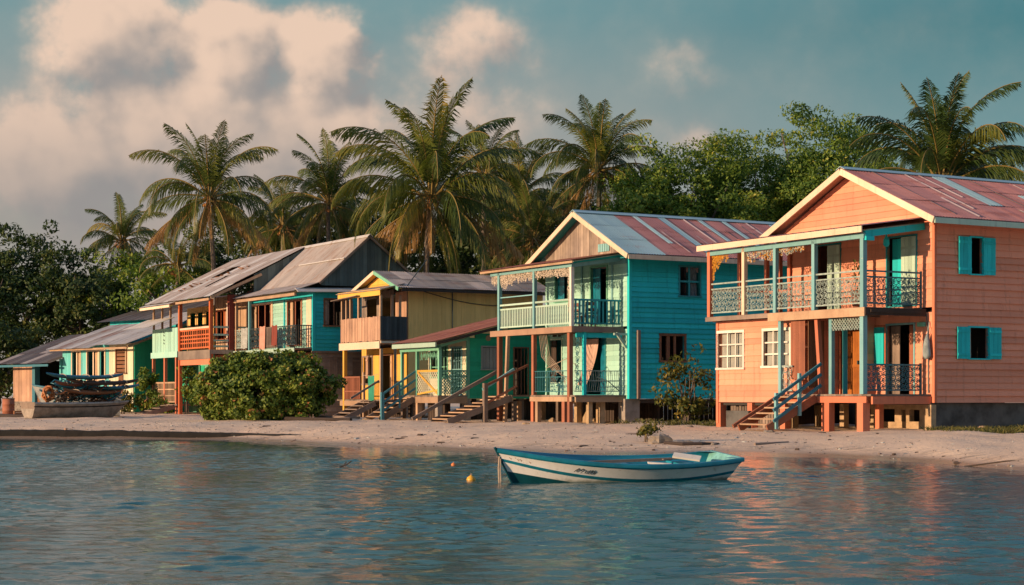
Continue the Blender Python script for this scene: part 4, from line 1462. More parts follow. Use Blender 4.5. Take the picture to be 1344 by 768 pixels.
# ---------------------------------------------------------------- yellow house
def yellow_house():
    r = thing('wooden_house', 'yellow house with boarded wooden balcony and grey tin roof behind the green cottage', 'house', (-4.77, 80, .5), YAW, HG)
    F, K = facade(), flank()
    up = [(1.5, 2.9, 4.1, 6.1), (3.2, 4.4, 4.1, 6.1)]
    mb = MB()
    F.planks(mb, 1.45, 4.9, 3.9, 6.45, .18, opens=up)
    mb.build('facade_wall', 'weathered_plank', r)
    one('facade_wall', 'pink_plank', r, lambda m: F.planks(m, .06, 1.25, 3.9, 6.3, .2))
    lo = [(1.55, 2.75, 1.4, 3.4), (3.7, 4.7, 2.1, 3.35)]
    mb = MB()
    F.planks(mb, .06, 4.9, 1.3, 3.75, .22, opens=lo)
    mb.build('facade_wall', 'yellow_paint', r)
    mb = MB()
    F.frame(mb, *lo[1], .08, cols=2)
    w = mb.build('window_frame', 'grey_wood', r)
    one('shutter', 'pink_plank', r, lambda m: F.leafdoor(m, 3.9, 4.3, .05, 2.35, 3.35))
    mb = MB()
    F.frame(mb, *lo[0], .08, sill=False)
    mb.build('door_frame', 'brown_wood', r)
    one('door', 'tan_wood', r, lambda m: F.leafdoor(m, 1.58, 1.95, -.1, 1.4, 3.4))
    mb = MB()
    K.planks(mb, .05, 7.2, 3.75, 6.6, .26, gap=.004)
    K.planks(mb, .05, 7.2, 1.3, 3.72, .26, gap=.004)
    mb.build('side_wall', 'dull_yellow_paint', r)
    one('drain_pipe', 'iron', r, lambda m: m.tube([(2.3, -.04, 6.4), (2.3, -.05, 3.9)], .025, 5))
    one('cable', 'iron', r, lambda m: m.tube([(.8 + k * .62, -.06, 6.3 - .55 * math.sin(k / 9 * 2.4)) for k in range(10)], .018, 4))
    # gable, yellow boards
    ry, rz_, e0, e1, ez = 2.0, 7.32, -.6, 4.75, 6.42
    k_ = (rz_ - ez) / (ry - e0)
    mb = MB()
    G_ = facade((-.35, 0))
    G_.siding(mb, -.2, 4.4, 6.5, 7.25, h=.2, gable=lambda z: (ry - max(0, (rz_ - .12 - z)) / k_, ry + max(0, (rz_ - .12 - z)) / k_))
    mb.build('gable_wall', 'yellow_paint', r)
    Ur, Ul = Vector((0, ry - e0, rz_ - ez)).normalized(), Vector((0, -(e1 - ry), rz_ - ez)).normalized()
    mb = MB()
    roof_sheets(mb, (-.75, e0, ez), (1, 0, 0), Ur, 8.3, math.hypot(ry - e0, rz_ - ez), lambda a, b, i, j: 0 if (i * 7 + j * 3) % 5 else 1, rows=2, nseg=1)
    mb.build('roof', ['dark_tin', 'grey_tin'], r)
    mb = MB()
    roof_sheets(mb, (-.75, e1, ez), (1, 0, 0), Ul, 8.3, math.hypot(e1 - ry, rz_ - ez), lambda a, b, i, j: 0, rows=2, nseg=1)
    mb.build('roof', ['dark_tin', 'grey_tin'], r)
    one('rake_board', 'green_trim', r, lambda m: m.beam((-.76, e0, ez - .08), (-.76, ry, rz_ - .08), .05, .16))
    one('rake_board', 'cream_paint', r, lambda m: m.beam((-.758, e1, ez - .08), (-.758, ry, rz_ - .08), .05, .16))
    one('soffit', 'yellow_paint', r, lambda m: (m.beam((-.55, e0, ez - .06), (-.55, ry, rz_ - .06), .36, .02), m.beam((-.55, e1, ez - .062), (-.55, ry, rz_ - .062), .36, .02)))
    one('fascia', 'dark_wood', r, lambda m: (m.box(-.6, 7.5, e0 - .02, e0 + .03, ez - .16, ez - .04), m.box(-.5, 7.4, e0 + .04, 0, ez - .12, ez - .09)))
    # balcony front strip under the gable
    one('lintel', 'yellow_paint', r, lambda m: (m.beam((-1.42, 4.5, 6.22), (-1.42, -.1, 6.22), .05, .3), m.beam((-.9, 4.4, 6.42), (-.9, -.1, 6.42), 1.1, .04, up=(-.25, 0, 1))))
    one('lean_to', 'dark_tin', r, lambda m: m.beam((-.9, 4.6, 6.47), (-.9, -.35, 6.47), 1.25, .03, up=(-.25, 0, 1)))
    one('shade_board', 'grey_wood', r, lambda m: m.beam((-1.5, 4.9, 6.02), (-1.5, 2.0, 6.14), .3, .04))
    mb = MB()
    for i in range(22): mb.box(-1.4, -.06, .0 + i * .2, .19 + i * .2, 3.92, 3.98)
    mb.build('balcony_floor', 'grey_wood', r)
    fr, en = facade((-1.38, 0)), flank((0, -.02))
    one('parapet', 'pink_plank', r, lambda m: fr.planks(m, .02, 4.3, 4.02, 5.12, .13, rag=.02))
    one('parapet', 'charcoal_plank', r, lambda m: en.planks(m, -1.36, -.04, 4.06, 5.12, .13))
    one('edge_beam', 'cream_paint', r, lambda m: (fr.box(m, .0, 4.4, 0, .05, 3.66, 3.99), en.box(m, -1.38, -.0, .0, .06, 3.9, 4.0)))
    for y in (.06, 2.4, 3.3, 3.75, 4.25): post(r, -1.32, y, 4.0, 6.1, .1, 'tan_wood')
    for x in (-.75, -.35): post(r, x, .06, 5.1, 6.1, .1, 'pink_plank')
    one('antenna_pole', 'iron', r, lambda m: m.tube([(-.2, -.35, 6.5), (.9, -.15, 7.75)], .025, 5))
    shell(r, 7.2, 4.9, 1.3, 6.4, 'dull_yellow_paint', (1.35, 3.9))
    # lower porch
    post(r, -1.3, 4.0, .45, 3.66, .16, 'yellow_rail_paint')
    post(r, -1.3, .06, .45, 3.66, .12, 'tan_wood')
    post(r, -1.3, 1.9, .45, 2.6, .1, 'tan_wood')
    post(r, -.6, .06, 1.35, 3.66, .1, 'grey_wood')
    mb = MB()
    for i in range(24): mb.box(-1.35, -.06, .0 + i * .2, .19 + i * .2, 1.28, 1.34)
    mb.build('porch_floor', 'grey_wood', r)
    one('porch_beam', 'tan_wood', r, lambda m: m.box(-1.38, -1.32, 1.9, 4.4, 1.05, 1.275))
    mb = MB()
    fr.box(mb, 2.1, 3.92, -.03, .03, 2.35, 2.42)
    balusters(mb, fr, 2.1, 3.92, 1.36, 2.35, .13, .06)
    fr.box(mb, 2.1, 3.92, -.02, .02, 1.7, 1.75)
    mb.build('railing', 'red_brown_post', r)
    for (x, y) in ((-1.2, 3.3), (-1.2, 2.4), (0, .2), (0, 2.5), (0, 4.6), (3, .3), (6, .3)): post(r, x, y, .42, 1.27, .17, 'grey_wood', 'pier')
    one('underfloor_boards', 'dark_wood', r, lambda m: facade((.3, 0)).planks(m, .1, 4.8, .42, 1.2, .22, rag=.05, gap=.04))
    stairs(r, -1.45, 1.3, -3.0, .5, .35, 1.7, 5, 'grey_wood', 'grey_wood')
    one('stair_rail', 'grey_wood', r, lambda m: m.beam((-1.3, .3, 2.2), (-2.7, .3, 1.4), .06, .09))
    return r


yellow_house()
D0 = (-4.77, 80)
x_, y_ = at(D0, -1.4, 1.1)
gcl = thing('green_cloth', 'green cloth hung out to dry by the yellow house steps', 'cloth', (x_, y_, 1.35), YAW)
mb = cloth(facade((0, 0)), -.55, .15, 1.3, 2.42, 0, 3, .04, slant=-.05, pinch=.85)
mb.build('cloth_sheet', 'green_cloth', gcl, True)
one('line', 'rope', gcl, lambda m: m.tube([(0, -.95, 2.5), (0, -.2, 2.42), (0, .75, 2.46)], .012, 4))


# ---------------------------------------------------------------- turquoise house with steep grey roof
def turquoise_house():
    r = thing('wooden_house', 'turquoise house with steep grey tin roof and dark plank gable behind the big bush', 'house', (-9.65, 85, .5), YAW, HG)
    F, K = facade(), flank()
    L = 9.2
    up = [(1.35, 3.1, 4.05, 6.2), (5.3, 8.0, 4.05, 6.2)]
    mb = MB()
    F.siding(mb, .1, L, 3.8, 6.75, up, h=.19)
    mb.build('facade_wall', 'mint_paint', r)
    one('trim_board', 'turquoise_paint', r, lambda m: F.box(m, .12, L, .026, .05, 6.32, 6.62))
    one('trim_board', 'turquoise_paint', r, lambda m: F.box(m, 3.45, 3.58, .026, .055, 3.9, 6.32))
    for q in ((.12, .7, .026, .045, 3.9, 6.3), (5.05, 5.2, .026, .05, 4.0, 6.35), (5.05, 8.2, .03, .055, 6.22, 6.31)): one('trim_board', 'cream_paint', r, lambda m: F.box(m, *q))
    for o in up:
        mb = MB()
        F.frame(mb, *o, .08, cols=3 if o[1] - o[0] > 2 else 2, mw=.09, sill=False)
        mb.build('door_frame', 'red_brown_post', r)
        one('shutter', 'tan_wood', r, lambda m: F.leafdoor(m, o[0] + .03, o[0] + .4, -.12, 4.05, 6.18))
        one('shutter', 'tan_wood', r, lambda m: F.leafdoor(m, o[1] - .42, o[1] - .05, -.12, 4.05, 6.18))
    so = [(.62, 1.6, 4.95, 6.2)]
    mb = MB()
    K.siding(mb, .1, 6, 3.7, 6.75, so, h=.19, lip=.03)
    mb.build('side_wall', 'turquoise_paint', r)
    mb = MB()
    K.frame(mb, *so[0], .08, cols=2, mw=.06)
    mb.build('window_frame', 'brown_wood', r)
    one('shutter', 'grey_wood', r, lambda m: K.leafdoor(m, .64, .86, -.05, 4.97, 6.18, boards=2))
    one('shutter', 'grey_wood', r, lambda m: K.leafdoor(m, 1.62, 2.1, .03, 4.97, 6.18))
    one('corner_board', 'turquoise_paint', r, lambda m: m.box(-.04, .1, -.05, .1, 3.7, 6.7))
    # lower storey of bare boards with shuttered openings
    lo = [(.9, 1.5, 2.3, 3.4), (2.1, 2.7, 2.3, 3.4)]
    mb = MB()
    K.siding(mb, .0, 6, .55, 3.62, lo, h=.2)
    mb.build('side_wall', 'weathered_plank', r)
    for o in lo: one('shutter', 'grey_wood', r, lambda m: K.leafdoor(m, o[0], o[1], -.04, o[2], o[3]))
    one('floor_beam', 'grey_wood', r, lambda m: K.box(m, -.1, 6, .0, .08, 3.6, 3.7))
    mb = MB()
    F.siding(mb, .05, L, .55, 3.62, [(2.5, 3.5, .8, 3.1), (6, 7.2, 1.6, 3.1)], h=.2)
    mb.build('facade_wall', 'red_brown_post', r)
    # steep front roof slope, ridge along the house, plank gable at the near end
    ax, az_ = 3.0, 9.42
    U1 = Vector((ax - .35, 0, az_ - 7.05)).normalized()
    mb = MB()
    roof_sheets(mb, (.35, L + .2, 7.05), (0, -1, 0), U1, L + .3, math.hypot(ax - .35, az_ - 7.05), lambda a, b, i, j: 0, rows=2, nseg=1)
    U2 = Vector((1.45, 0, .47)).normalized()
    roof_sheets(mb, (-1.05, L + .2, 6.58), (0, -1, 0), U2, L + .3, math.hypot(1.45, .47), lambda a, b, i, j: 0, rows=1, nseg=1)
    mb.build('roof', 'grey_tin', r)
    mb = MB()
    U3 = Vector((-(6.3 - ax), 0, az_ - 6.85)).normalized()
    roof_sheets(mb, (6.3, L + .2, 6.85), (0, -1, 0), U3, L + .3, math.hypot(6.3 - ax, az_ - 6.85), lambda a, b, i, j: 0, rows=2, nseg=1)
    mb.build('roof', 'grey_tin', r)
    one('ridge_cap', 'silver_tin', r, lambda m: (m.beam((ax - .08, -.14, az_ + .0), (ax - .08, L + .2, az_), .2, .02, up=(-.7, 0, .7)), m.beam((ax + .08, -.14, az_), (ax + .08, L + .2, az_), .2, .02, up=(.7, 0, .7))))
    one('seam', 'silver_tin', r, lambda m: m.beam((.35 + U1.x * 1.75 - .045, -.1, 7.05 + U1.z * 1.75 + .045), (.35 + U1.x * 1.75 - .045, 5.5, 7.05 + U1.z * 1.75 + .045), .06, .03, up=(-.7, 0, .7)))
    mb = MB()
    K3 = flank((0, .05))
    K3.planks(mb, .45, 5.9, 6.9, lambda a: min(7.0 + (a - .35) * (az_ - 7.05) / (ax - .35), az_ - (a - ax) * (az_ - 6.85) / (6.3 - ax)) - .08, .2)
    mb.build('gable_wall', 'dark_teal_plank', r)
    one('rake_board', 'grey_wood', r, lambda m: (m.beam((.3, -.1, 6.98), (ax, -.1, az_ - .06), .05, .1), m.beam((6.3, -.1, 6.8), (ax, -.1, az_ - .06), .05, .1)))
    one('flashing', 'silver_tin', r, lambda m: m.beam((-.95, -.18, 6.62), (6.2, -.18, 6.8), .45, .03, up=(0, -.5, 1)))
    one('eave_beam', 'tan_wood', r, lambda m: (m.box(-.98, -.88, .0, L, 6.36, 6.5), m.box(-.6, -.05, .0, L, 6.62, 6.65)))
    shell(r, 6, L, .6, 6.7, 'weathered_plank', (.7, 3.8))
    # balcony hung with things
    mb = MB()
    for i in range(46): mb.box(-.95, -.06, i * .2, .19 + i * .2, 3.78, 3.84)
    mb.build('balcony_floor', 'grey_wood', r)
    one('edge_beam', 'pale_shutter', r, lambda m: m.box(-1.0, -.96, 0, L, 3.62, 3.84))
    fr = facade((-.9, 0))
    for q, (a0, a1, mm) in enumerate(((0.05, 2.2, 'iron'), (2.3, 4.5, 'grey_wood'), (4.6, 6.0, 'iron'), (6.2, 9.1, 'pale_iron'))):
        mb = MB()
        for z in (4.9, 3.98): fr.box(mb, a0, a1, -.02, .02, z, z + .045)
        if mm == 'grey_wood': balusters(mb, fr, a0, a1, 3.9, 4.9, .11, .05)
        else: scrolls(mb, fr, a0, a1, 4.02, 4.9, cell=.28, seed=80 + q, r=.017)
        mb.build('railing', mm, r)
    en = flank((0, .02))
    mb = MB()
    en.box(mb, -.9, -.05, -.02, .02, 4.9, 4.95)
    balusters(mb, en, -.9, -.05, 3.86, 4.9, .12, .03)
    mb.build('railing', 'iron', r)
    post(r, -.88, 6.05, 3.84, 6.5, .13, 'light_blue_paint')
    post(r, -.88, 9.15, .5, 6.5, .12, 'white_paint')
    post(r, -.88, 7.9, 3.84, 6.5, .12, 'tan_wood')
    for y in (.2, 3, 6, 9): post(r, -.9, y, .45, 3.62, .14, 'grey_wood')
    return r


turquoise_house()
E0 = (-9.65, 85)
for k, (yy, mm, lab, z0, wd) in enumerate(((4.15, 'pink_cloth', 'pink cloth draped over the balcony rail of the turquoise house', 3.75, .75), (6.6, 'sheet_pale', 'pale patterned cloth draped on the balcony rail beside the blue post', 3.95, .9), (2.55, 'dark_red_paint', 'dark red blanket hung on the turquoise house balcony rail', 4.0, .7))):
    x_, y_ = at(E0, -.96, yy)
    c = thing('hung_cloth', lab, 'cloth', (x_, y_, z0), YAW, 'cloths hung over the balcony rail')
    cloth(facade((0, 0)), -wd / 2, wd / 2, z0, 5.0, 0, 3, .03).build('cloth_sheet', mm, c, True)


# ---------------------------------------------------------------- red-orange house with long patched roof
def red_house():
    r = thing('wooden_house', 'red orange two-storey house under a long patched grey roof, left of the turquoise house', 'house', (-13.88, 92, .5), YAW, HG)
    F, K = facade(), flank()
    L = 4.85
    up = [(1.9, 3.0, 3.95, 6.1), (3.4, 4.5, 4.6, 6.1)]
    mb = MB()
    F.planks(mb, .06, L, 3.8, 6.9, .17, opens=up)
    mb.build('facade_wall', 'tan_wood', r)
    one('facade_wall', 'salmon_trim', r, lambda m: F.planks(m, .06, L, .6, 3.75, .17, opens=[(.8, 1.9, 1.3, 3.3), (2.6, 3.6, 1.9, 3.3)]))
    mb = MB()
    F.frame(mb, .8, 1.9, 1.3, 3.3, .08, cols=3, mw=.05, sill=False)
    mb.build('door_grille', 'grey_wood', r)
    mb = MB()
    F.frame(mb, *up[0], .09, sill=False, cols=2)
    F.frame(mb, *up[1], .09, cols=2)
    mb.build('window_frame', 'red_orange_paint', r)
    mb = MB()
    K.siding(mb, -.0, 6, .6, 7.0, (), h=.2)
    mb.build('side_wall', 'dark_red_paint', r)
    # balcony
    fr, en = facade((-2.0, 0)), flank((0, .02))
    mb = MB()
    for i in range(25): mb.box(-2.05, -.06, i * .2, .19 + i * .2, 3.86, 3.92)
    mb.build('balcony_floor', 'grey_wood', r)
    one('edge_beam', 'weathered_plank', r, lambda m: (m.box(-2.1, -2.04, -.05, L, 3.45, 3.92), m.box(-2.04, -.06, -.06, -.01, 3.7, 3.92)))
    mb = MB()
    for (W_, a0, a1) in ((fr, .12, L - .1), ):
        W_.box(mb, a0, a1, -.03, .03, 4.02, 4.1)
        W_.box(mb, a0, a1, -.03, .03, 4.98, 5.05)
        k = 7
        for i in range(k + 1):
            a = a0 + (a1 - a0) * i / k
            W_.box(mb, a - .05, a + .05, -.026, .026, 4.1, 4.98)
        for i in range(k):
            a = a0 + (a1 - a0) * i / k
            w_ = (a1 - a0) / k
            for z in (4.3, 4.5, 4.7): W_.box(mb, a + .05, a + w_ - .05, -.02, .02, z, z + .07)
            W_.box(mb, a + w_ / 2 - .03, a + w_ / 2 + .03, -.022, .022, 4.1, 4.98)
    mb.build('railing', 'red_orange_paint', r)
    one('rail', 'cream_paint', r, lambda m: fr.box(m, .0, L, -.06, .06, 5.06, 5.16))
    mb = MB()
    for z in (4.05, 4.35, 4.65, 5.05): en.box(mb, -1.95, -.05, -.02, .02, z, z + .1)
    mb.build('railing', 'pale_shutter', r)
    one('lower_rail', 'salmon_trim', r, lambda m: fr.box(m, 0, L, -.04, .04, 3.16, 3.44))
    for y, mm in ((.05, 'red_orange_paint'), (4.8, 'red_orange_paint')):
        post(r, -2.0, y, .45, 6.55, .18, mm)
    post(r, -.9, .05, 3.92, 6.8, .3, 'dark_red_paint')
    # roof: one long slope from the eave to the ridge; one strip has fallen in
    ax, az_, ex, ez = 3.0, 9.42, -2.35, 6.66
    U1 = Vector((ax - ex, 0, az_ - ez)).normalized()
    Wd = math.hypot(ax - ex, az_ - ez)
    mb = MB()
    LL = 10.4

    def mf(a, b, i, j):
        if j == 2 and 4 <= i <= 5: return None
        if j == 1 and i == 7: return None
        return 0 if (i * 5 + j * 3) % 4 else 1
    roof_sheets(mb, (ex, LL - .5, ez), (0, -1, 0), U1, LL, Wd, mf, rows=4, nseg=1)
    mb.build('roof', ['grey_tin', 'silver_tin'], r)
    mb = MB()
    rd = random.Random(4)
    for k in range(24):
        u = Wd * (.28 + .45 * k / 23)
        y = 3.0 + 4.5 * (1 - k / 23) + rd.uniform(-.3, .3)
        p = Vector((ex + U1.x * u, y, ez + U1.z * u - .06))
        mb.beam(p, p + Vector((rd.uniform(-.5, .5), rd.uniform(-.7, .7), rd.uniform(-.02, .12))), .12, .05)
    for k in range(9): mb.beam((ex + U1.x * Wd * .2, .5 + k * 1.05, ez + U1.z * Wd * .2 - .12), (ax, .5 + k * 1.05, az_ - .12), .06, .1)
    mb.build('broken_rafters', 'brown_wood', r)
    mb = MB()
    roof_sheets(mb, (ax + 4, LL - .5, 6.4), (0, -1, 0), Vector((-4, 0, az_ - 6.4)).normalized(), LL, math.hypot(4, az_ - 6.4), lambda a, b, i, j: 0, rows=2, nseg=1)
    mb.build('roof', ['grey_tin'], r)
    one('attic_boards', 'dark_wood', r, lambda m: m.beam((ex + U1.x * 1.2, 4.5, ez + U1.z * 1.2 - .35), (ax, 4.5, az_ - .4), 9.6, .04, up=(-U1.z, 0, U1.x)))
    mb = MB()
    flank((0, -.4)).planks(mb, .2, 6.4, 6.5, lambda a: min(ez + (a - ex) * (az_ - ez) / (ax - ex), az_ - (a - ax) * (az_ - 6.4) / 4) - .1, .2)
    mb.build('gable_wall', 'dark_teal_plank', r)
    one('eave_beam', 'tan_wood', r, lambda m: (m.box(-2.3, -2.22, -.4, 9.8, 6.46, 6.58), m.beam((-2.2, -.45, 6.6), (.6, -.45, 7.9), .05, .14)))
    shell(r, 6, L, .6, 6.7, 'dark_red_paint', (.7, 3.85))
    return r


red_house()


# ---------------------------------------------------------------- mint house at the end of the row
def mint_house():
    x_, y_ = at((-13.88, 92), 0, 4.95)
    r = thing('wooden_house', 'narrow mint house with boarded balcony front and pink posts beside the red house', 'house', (x_, y_, .5), YAW, HG)
    F = facade()
    fr = facade((-2.05, 0))
    one('facade_wall', 'dull_yellow_paint', r, lambda m: F.planks(m, .05, 4.4, 3.9, 6.5, .2, opens=[(.6, 1.3, 5.2, 6.2), (1.8, 2.6, 5.2, 6.2), (3.1, 3.9, 5.2, 6.2)]))
    mb = MB()
    F.planks(mb, .05, 4.4, .6, 3.85, .2, opens=[(1.6, 2.4, 1.2, 3.2)])
    mb.build('facade_wall', 'green_trim', r)
    one('door', 'green_paint', r, lambda m: F.leafdoor(m, 1.6, 2.4, -.05, 1.2, 3.2))
    one('facade_wall', 'green_paint', r, lambda m: facade((-.6, 0)).planks(m, 2.5, 4.3, 1.2, 3.7, .2))
    one('parapet', 'mint_paint', r, lambda m: fr.planks(m, .1, 4.4, 3.92, 5.24, .2))
    one('edge_beam', 'mint_paint', r, lambda m: fr.box(m, .05, 4.5, -.0, .07, 3.62, 3.94))
    mb = MB()
    for k, z in enumerate((5.02, 4.86, 4.6, 4.42)):
        fr.box(mb, 2.28, 2.44, .016, .022, z - .02, z + .03)
        fr.quadbar(mb, 2.28, z - .05, 2.42, z + .06, .016, .024, .03)
    mb.build('painted_marks', 'ink', r)
    mb = MB()
    for i in range(22): mb.box(-2.0, -.06, i * .2, .19 + i * .2, 3.8, 3.86)
    mb.build('balcony_floor', 'grey_wood', r)
    for y in (.4, 2.3, 4.3): post(r, -2.0, y, .45, 3.62, .16, 'salmon_trim')
    for y in (.1, 1.5, 2.9, 4.35): post(r, -1.98, y, 5.24, 6.45, .1, 'tan_wood')
    mb = MB()
    fr.box(mb, .5, 4.2, -.03, .03, 2.2, 2.28)
    fr.box(mb, .5, 4.2, -.03, .03, 1.15, 1.22)
    balusters(mb, fr, .5, 4.2, 1.2, 2.2, .2, .07)
    for z in (1.5, 1.85): fr.box(mb, .5, 4.2, -.02, .02, z, z + .05)
    mb.build('railing', 'tan_wood', r)
    O, U = (-2.6, 5.0, 6.5), Vector((4, 0, 1.3)).normalized()
    mb = MB()
    roof_sheets(mb, O, (0, -1, 0), U, 5.2, 5.6, lambda a, b, i, j: 0, rows=2, nseg=1)
    mb.build('roof', 'silver_tin', r)
    one('fascia', 'cream_paint', r, lambda m: m.box(-2.62, -2.56, -.1, 4.95, 6.32, 6.46))
    mb = MB()
    roof_sheets(mb, (-3.4, 5.6, 5.25), (0, -1, 0), Vector((1.4, 0, .55)).normalized(), 4.6, 1.6, lambda a, b, i, j: 0, rows=1, nseg=1)
    mb.build('awning', 'silver_tin', r)
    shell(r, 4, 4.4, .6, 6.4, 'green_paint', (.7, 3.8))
    one('porch_floor', 'grey_wood', r, lambda m: m.box(-2.1, -.06, .1, 4.4, .98, 1.06))
    for y in (.3, 2.3, 4.2): post(r, -1.9, y, .42, .97, .2, 'grey_wood', 'pier')
    stairs(r, -2.2, 1.05, -4.0, .5, .2, 1.5, 4, 'grey_wood', 'grey_wood')
    return r


mint_house()


# ---------------------------------------------------------------- low fishing huts at the far left
def hut(name, label, loc, rz):
    o = thing(name, label, 'hut', loc, rz, 'fishing huts at the left end of the beach')
    o.scale = (HS, HS, HS)
    return o


HL, HY = (-21.8, 101, .6), R(45)
HS = 1.13


def hut_row():
    F, K = facade(), flank()
    r = hut('fishing_hut', 'cream and turquoise hut with grey tin roof beside the mint house', HL, HY)
    one('front_wall', 'cream_yellow_paint', r, lambda m: F.planks(m, .05, 2.3, .6, 4.1, .24, opens=[(.7, 1.6, 2.6, 3.85)]))
    mb = MB()
    F.frame(mb, .7, 1.6, 2.6, 3.85, .08, cols=1, rows=1)
    for i in range(6): F.box(mb, .7, 1.6, -.03, 0, 2.65 + i * .2, 2.8 + i * .2)
    mb.build('window', 'brown_wood', r)
    one('plank_door', 'brown_wood', r, lambda m: F.box(m, .95, 1.35, .02, .05, .7, 2.5))
    ops = [(2.7, 3.2, 2.3, 3.75), (3.35, 4.4, 2.2, 3.75), (5.1, 5.9, 2.0, 3.75)]
    one('front_wall', 'hut_blue_paint', r, lambda m: F.planks(m, 2.32, 6.9, .6, 4.12, .2, opens=ops))
    for o in ops:
        mb = MB()
        F.frame(mb, *o, .08, cols=2 if o[1] - o[0] > .7 else 1, mw=.08)
        w = mb.build('window', 'cream_paint', r)
        one('shutter', 'tan_wood', w, lambda m: F.leafdoor(m, o[0] + .02, o[0] + (o[1] - o[0]) * .4, -.1, o[2], o[3]))
    mb = MB()
    K.planks(mb, .05, 5, .6, lambda a: 4.1 + a * .35, .3)
    mb.build('side_wall', 'green_paint', r)
    shell(r, 5, 6.9, .6, 4.1, 'hut_blue_paint', (.7,))
    mb = MB()
    U = Vector((1, 0, .35)).normalized()
    roof_sheets(mb, (-.75, 2.9, 4.04), (0, -1, 0), U, 3.3, 5.6, lambda a, b, i, j: 0, rows=3, nseg=1)
    mb.build('roof', ['silver_tin'], r)
    mb = MB()
    roof_sheets(mb, (-.8, 7.3, 3.9), (0, -1, 0), U, 4.36, 4.3, lambda a, b, i, j: (0, 1, 0, 2)[(i + j * 2) % 4], rows=3, nseg=1)
    mb.build('roof', ['silver_tin', 'patched_tin', 'grey_tin'], r)
    one('eave_beam', 'tan_wood', r, lambda m: (m.box(-.62, -.55, -.3, 7.2, 3.8, 3.9), m.beam((-.6, -.38, 3.92), (5, -.38, 5.86), .05, .12)))
    # open shed
    r2 = hut('fishing_hut', 'dark open shed with blue door post and plank end wall, furthest left on the beach', (HL[0] - 6.95 * HS * math.sin(HY), HL[1] + 6.95 * HS * math.cos(HY), .6), HY)
    post(r2, 0, .1, .6, 3.4, .14, 'hut_blue_paint')
    post(r2, 0, 2.75, .6, 3.2, .3, 'blue_rail_paint')
    one('front_wall', 'brown_wood', r2, lambda m: F.planks(m, .1, 2.7, .6, 1.6, .2, rag=.05))
    one('front_wall', 'pink_plank', r2, lambda m: F.planks(m, 2.9, 5.2, .6, 3.05, .22))
    one('stone_footing', 'stone', r2, lambda m: m.box(-.12, .04, 2.95, 5.15, .55, 1.1))
    mb = MB()
    Wall((3.6, 5.2), (0, -1), (1, 0)).planks(mb, 0, 5.2, .6, 4.3, .3)
    Wall((3.6, 5.2), (-1, 0), (0, 1)).planks(mb, 0, 3.6, .6, 3.4, .3)
    mb.build('wall', 'dark_wood', r2)
    mb = MB()
    roof_sheets(mb, (-.9, 6.0, 3.16), (0, -1, 0), Vector((1, 0, .36)).normalized(), 6.2, 5.2, lambda a, b, i, j: 0 if (i + j) % 4 else 1, rows=3, nseg=1)
    mb.build('roof', ['old_tin', 'grey_tin'], r2)
    one('fascia', 'blue_rail_paint', r2, lambda m: m.beam((-.85, 5.9, 3.05), (-.85, 0, 3.05), .04, .12))
    # roofs of huts standing behind
    for (dx, dy, z, w, d, wm, mm, lab) in ((4.3, 2.6, 5.75, 6.5, 4, 'turquoise_paint', 'old_tin', 'blue hut with dark tin roof standing behind the turquoise hut'), (6.6, -2.6, 6.2, 5.2, 4.6, 'brown_wood', 'patched_tin', 'brown hut with rusty roof standing between the hut row and the mint house')):
        dx, dy = dx * HS, dy * HS
        px, py = HL[0] + dx * math.cos(HY) - dy * math.sin(HY), HL[1] + dx * math.sin(HY) + dy * math.cos(HY)
        h = hut('fishing_hut', lab, (px, py, .6), HY)
        mb = MB()
        F.planks(mb, 0, w, .5, z - .1, .3)
        K.planks(mb, 0, d, .5, lambda a: z + a * .3 - .1, .3)
        Wall((d, w), (0, -1), (1, 0)).planks(mb, 0, w, .5, z + d * .3 - .1, .3)
        Wall((d, w), (-1, 0), (0, 1)).planks(mb, 0, d, .5, z - .1, .3)
        mb.build('wall', wm, h)
        mb = MB()
        roof_sheets(mb, (-.6, w + .4, z - .2), (0, -1, 0), Vector((1, 0, .3)).normalized(), w + .8, d + 1.2, lambda a, b, i, j: 0, rows=2, nseg=1)
        mb.build('roof', mm, h)


hut_row()
# ================================================================== GROUND AND WATER
SHX = np.array([-400, -60, -18.3, -9.8, -6.6, -3.35, -.44, 2.46, 5.5, 8., 9.4, 10.6, 13, 30, 400])
SHY = np.array([66, 64, 62.4, 60.3, 55.6, 50.7, 46.4, 44.4, 44., 42.6, 39, 34, 29, 20, 10.])


def ysh(x):
    return np.interp(x, SHX, SHY)


def ground_z(x, y):
    d = (y - ysh(x)) * .82
    sc = np.interp(x, [-12, -6, 4, 9, 12], [2.2, 2.6, 3.2, 5.2, 6.])
    up = .47 * (1 - np.exp(-np.maximum(d, 0) / sc)) + .0018 * np.clip(d, 0, 60)
    dn = np.maximum(-1.4, .07 * np.minimum(d, 0))
    return np.where(d > 0, up, dn)


def gz(x, y):
    return float(ground_z(np.array([x]), np.array([y]))[0])


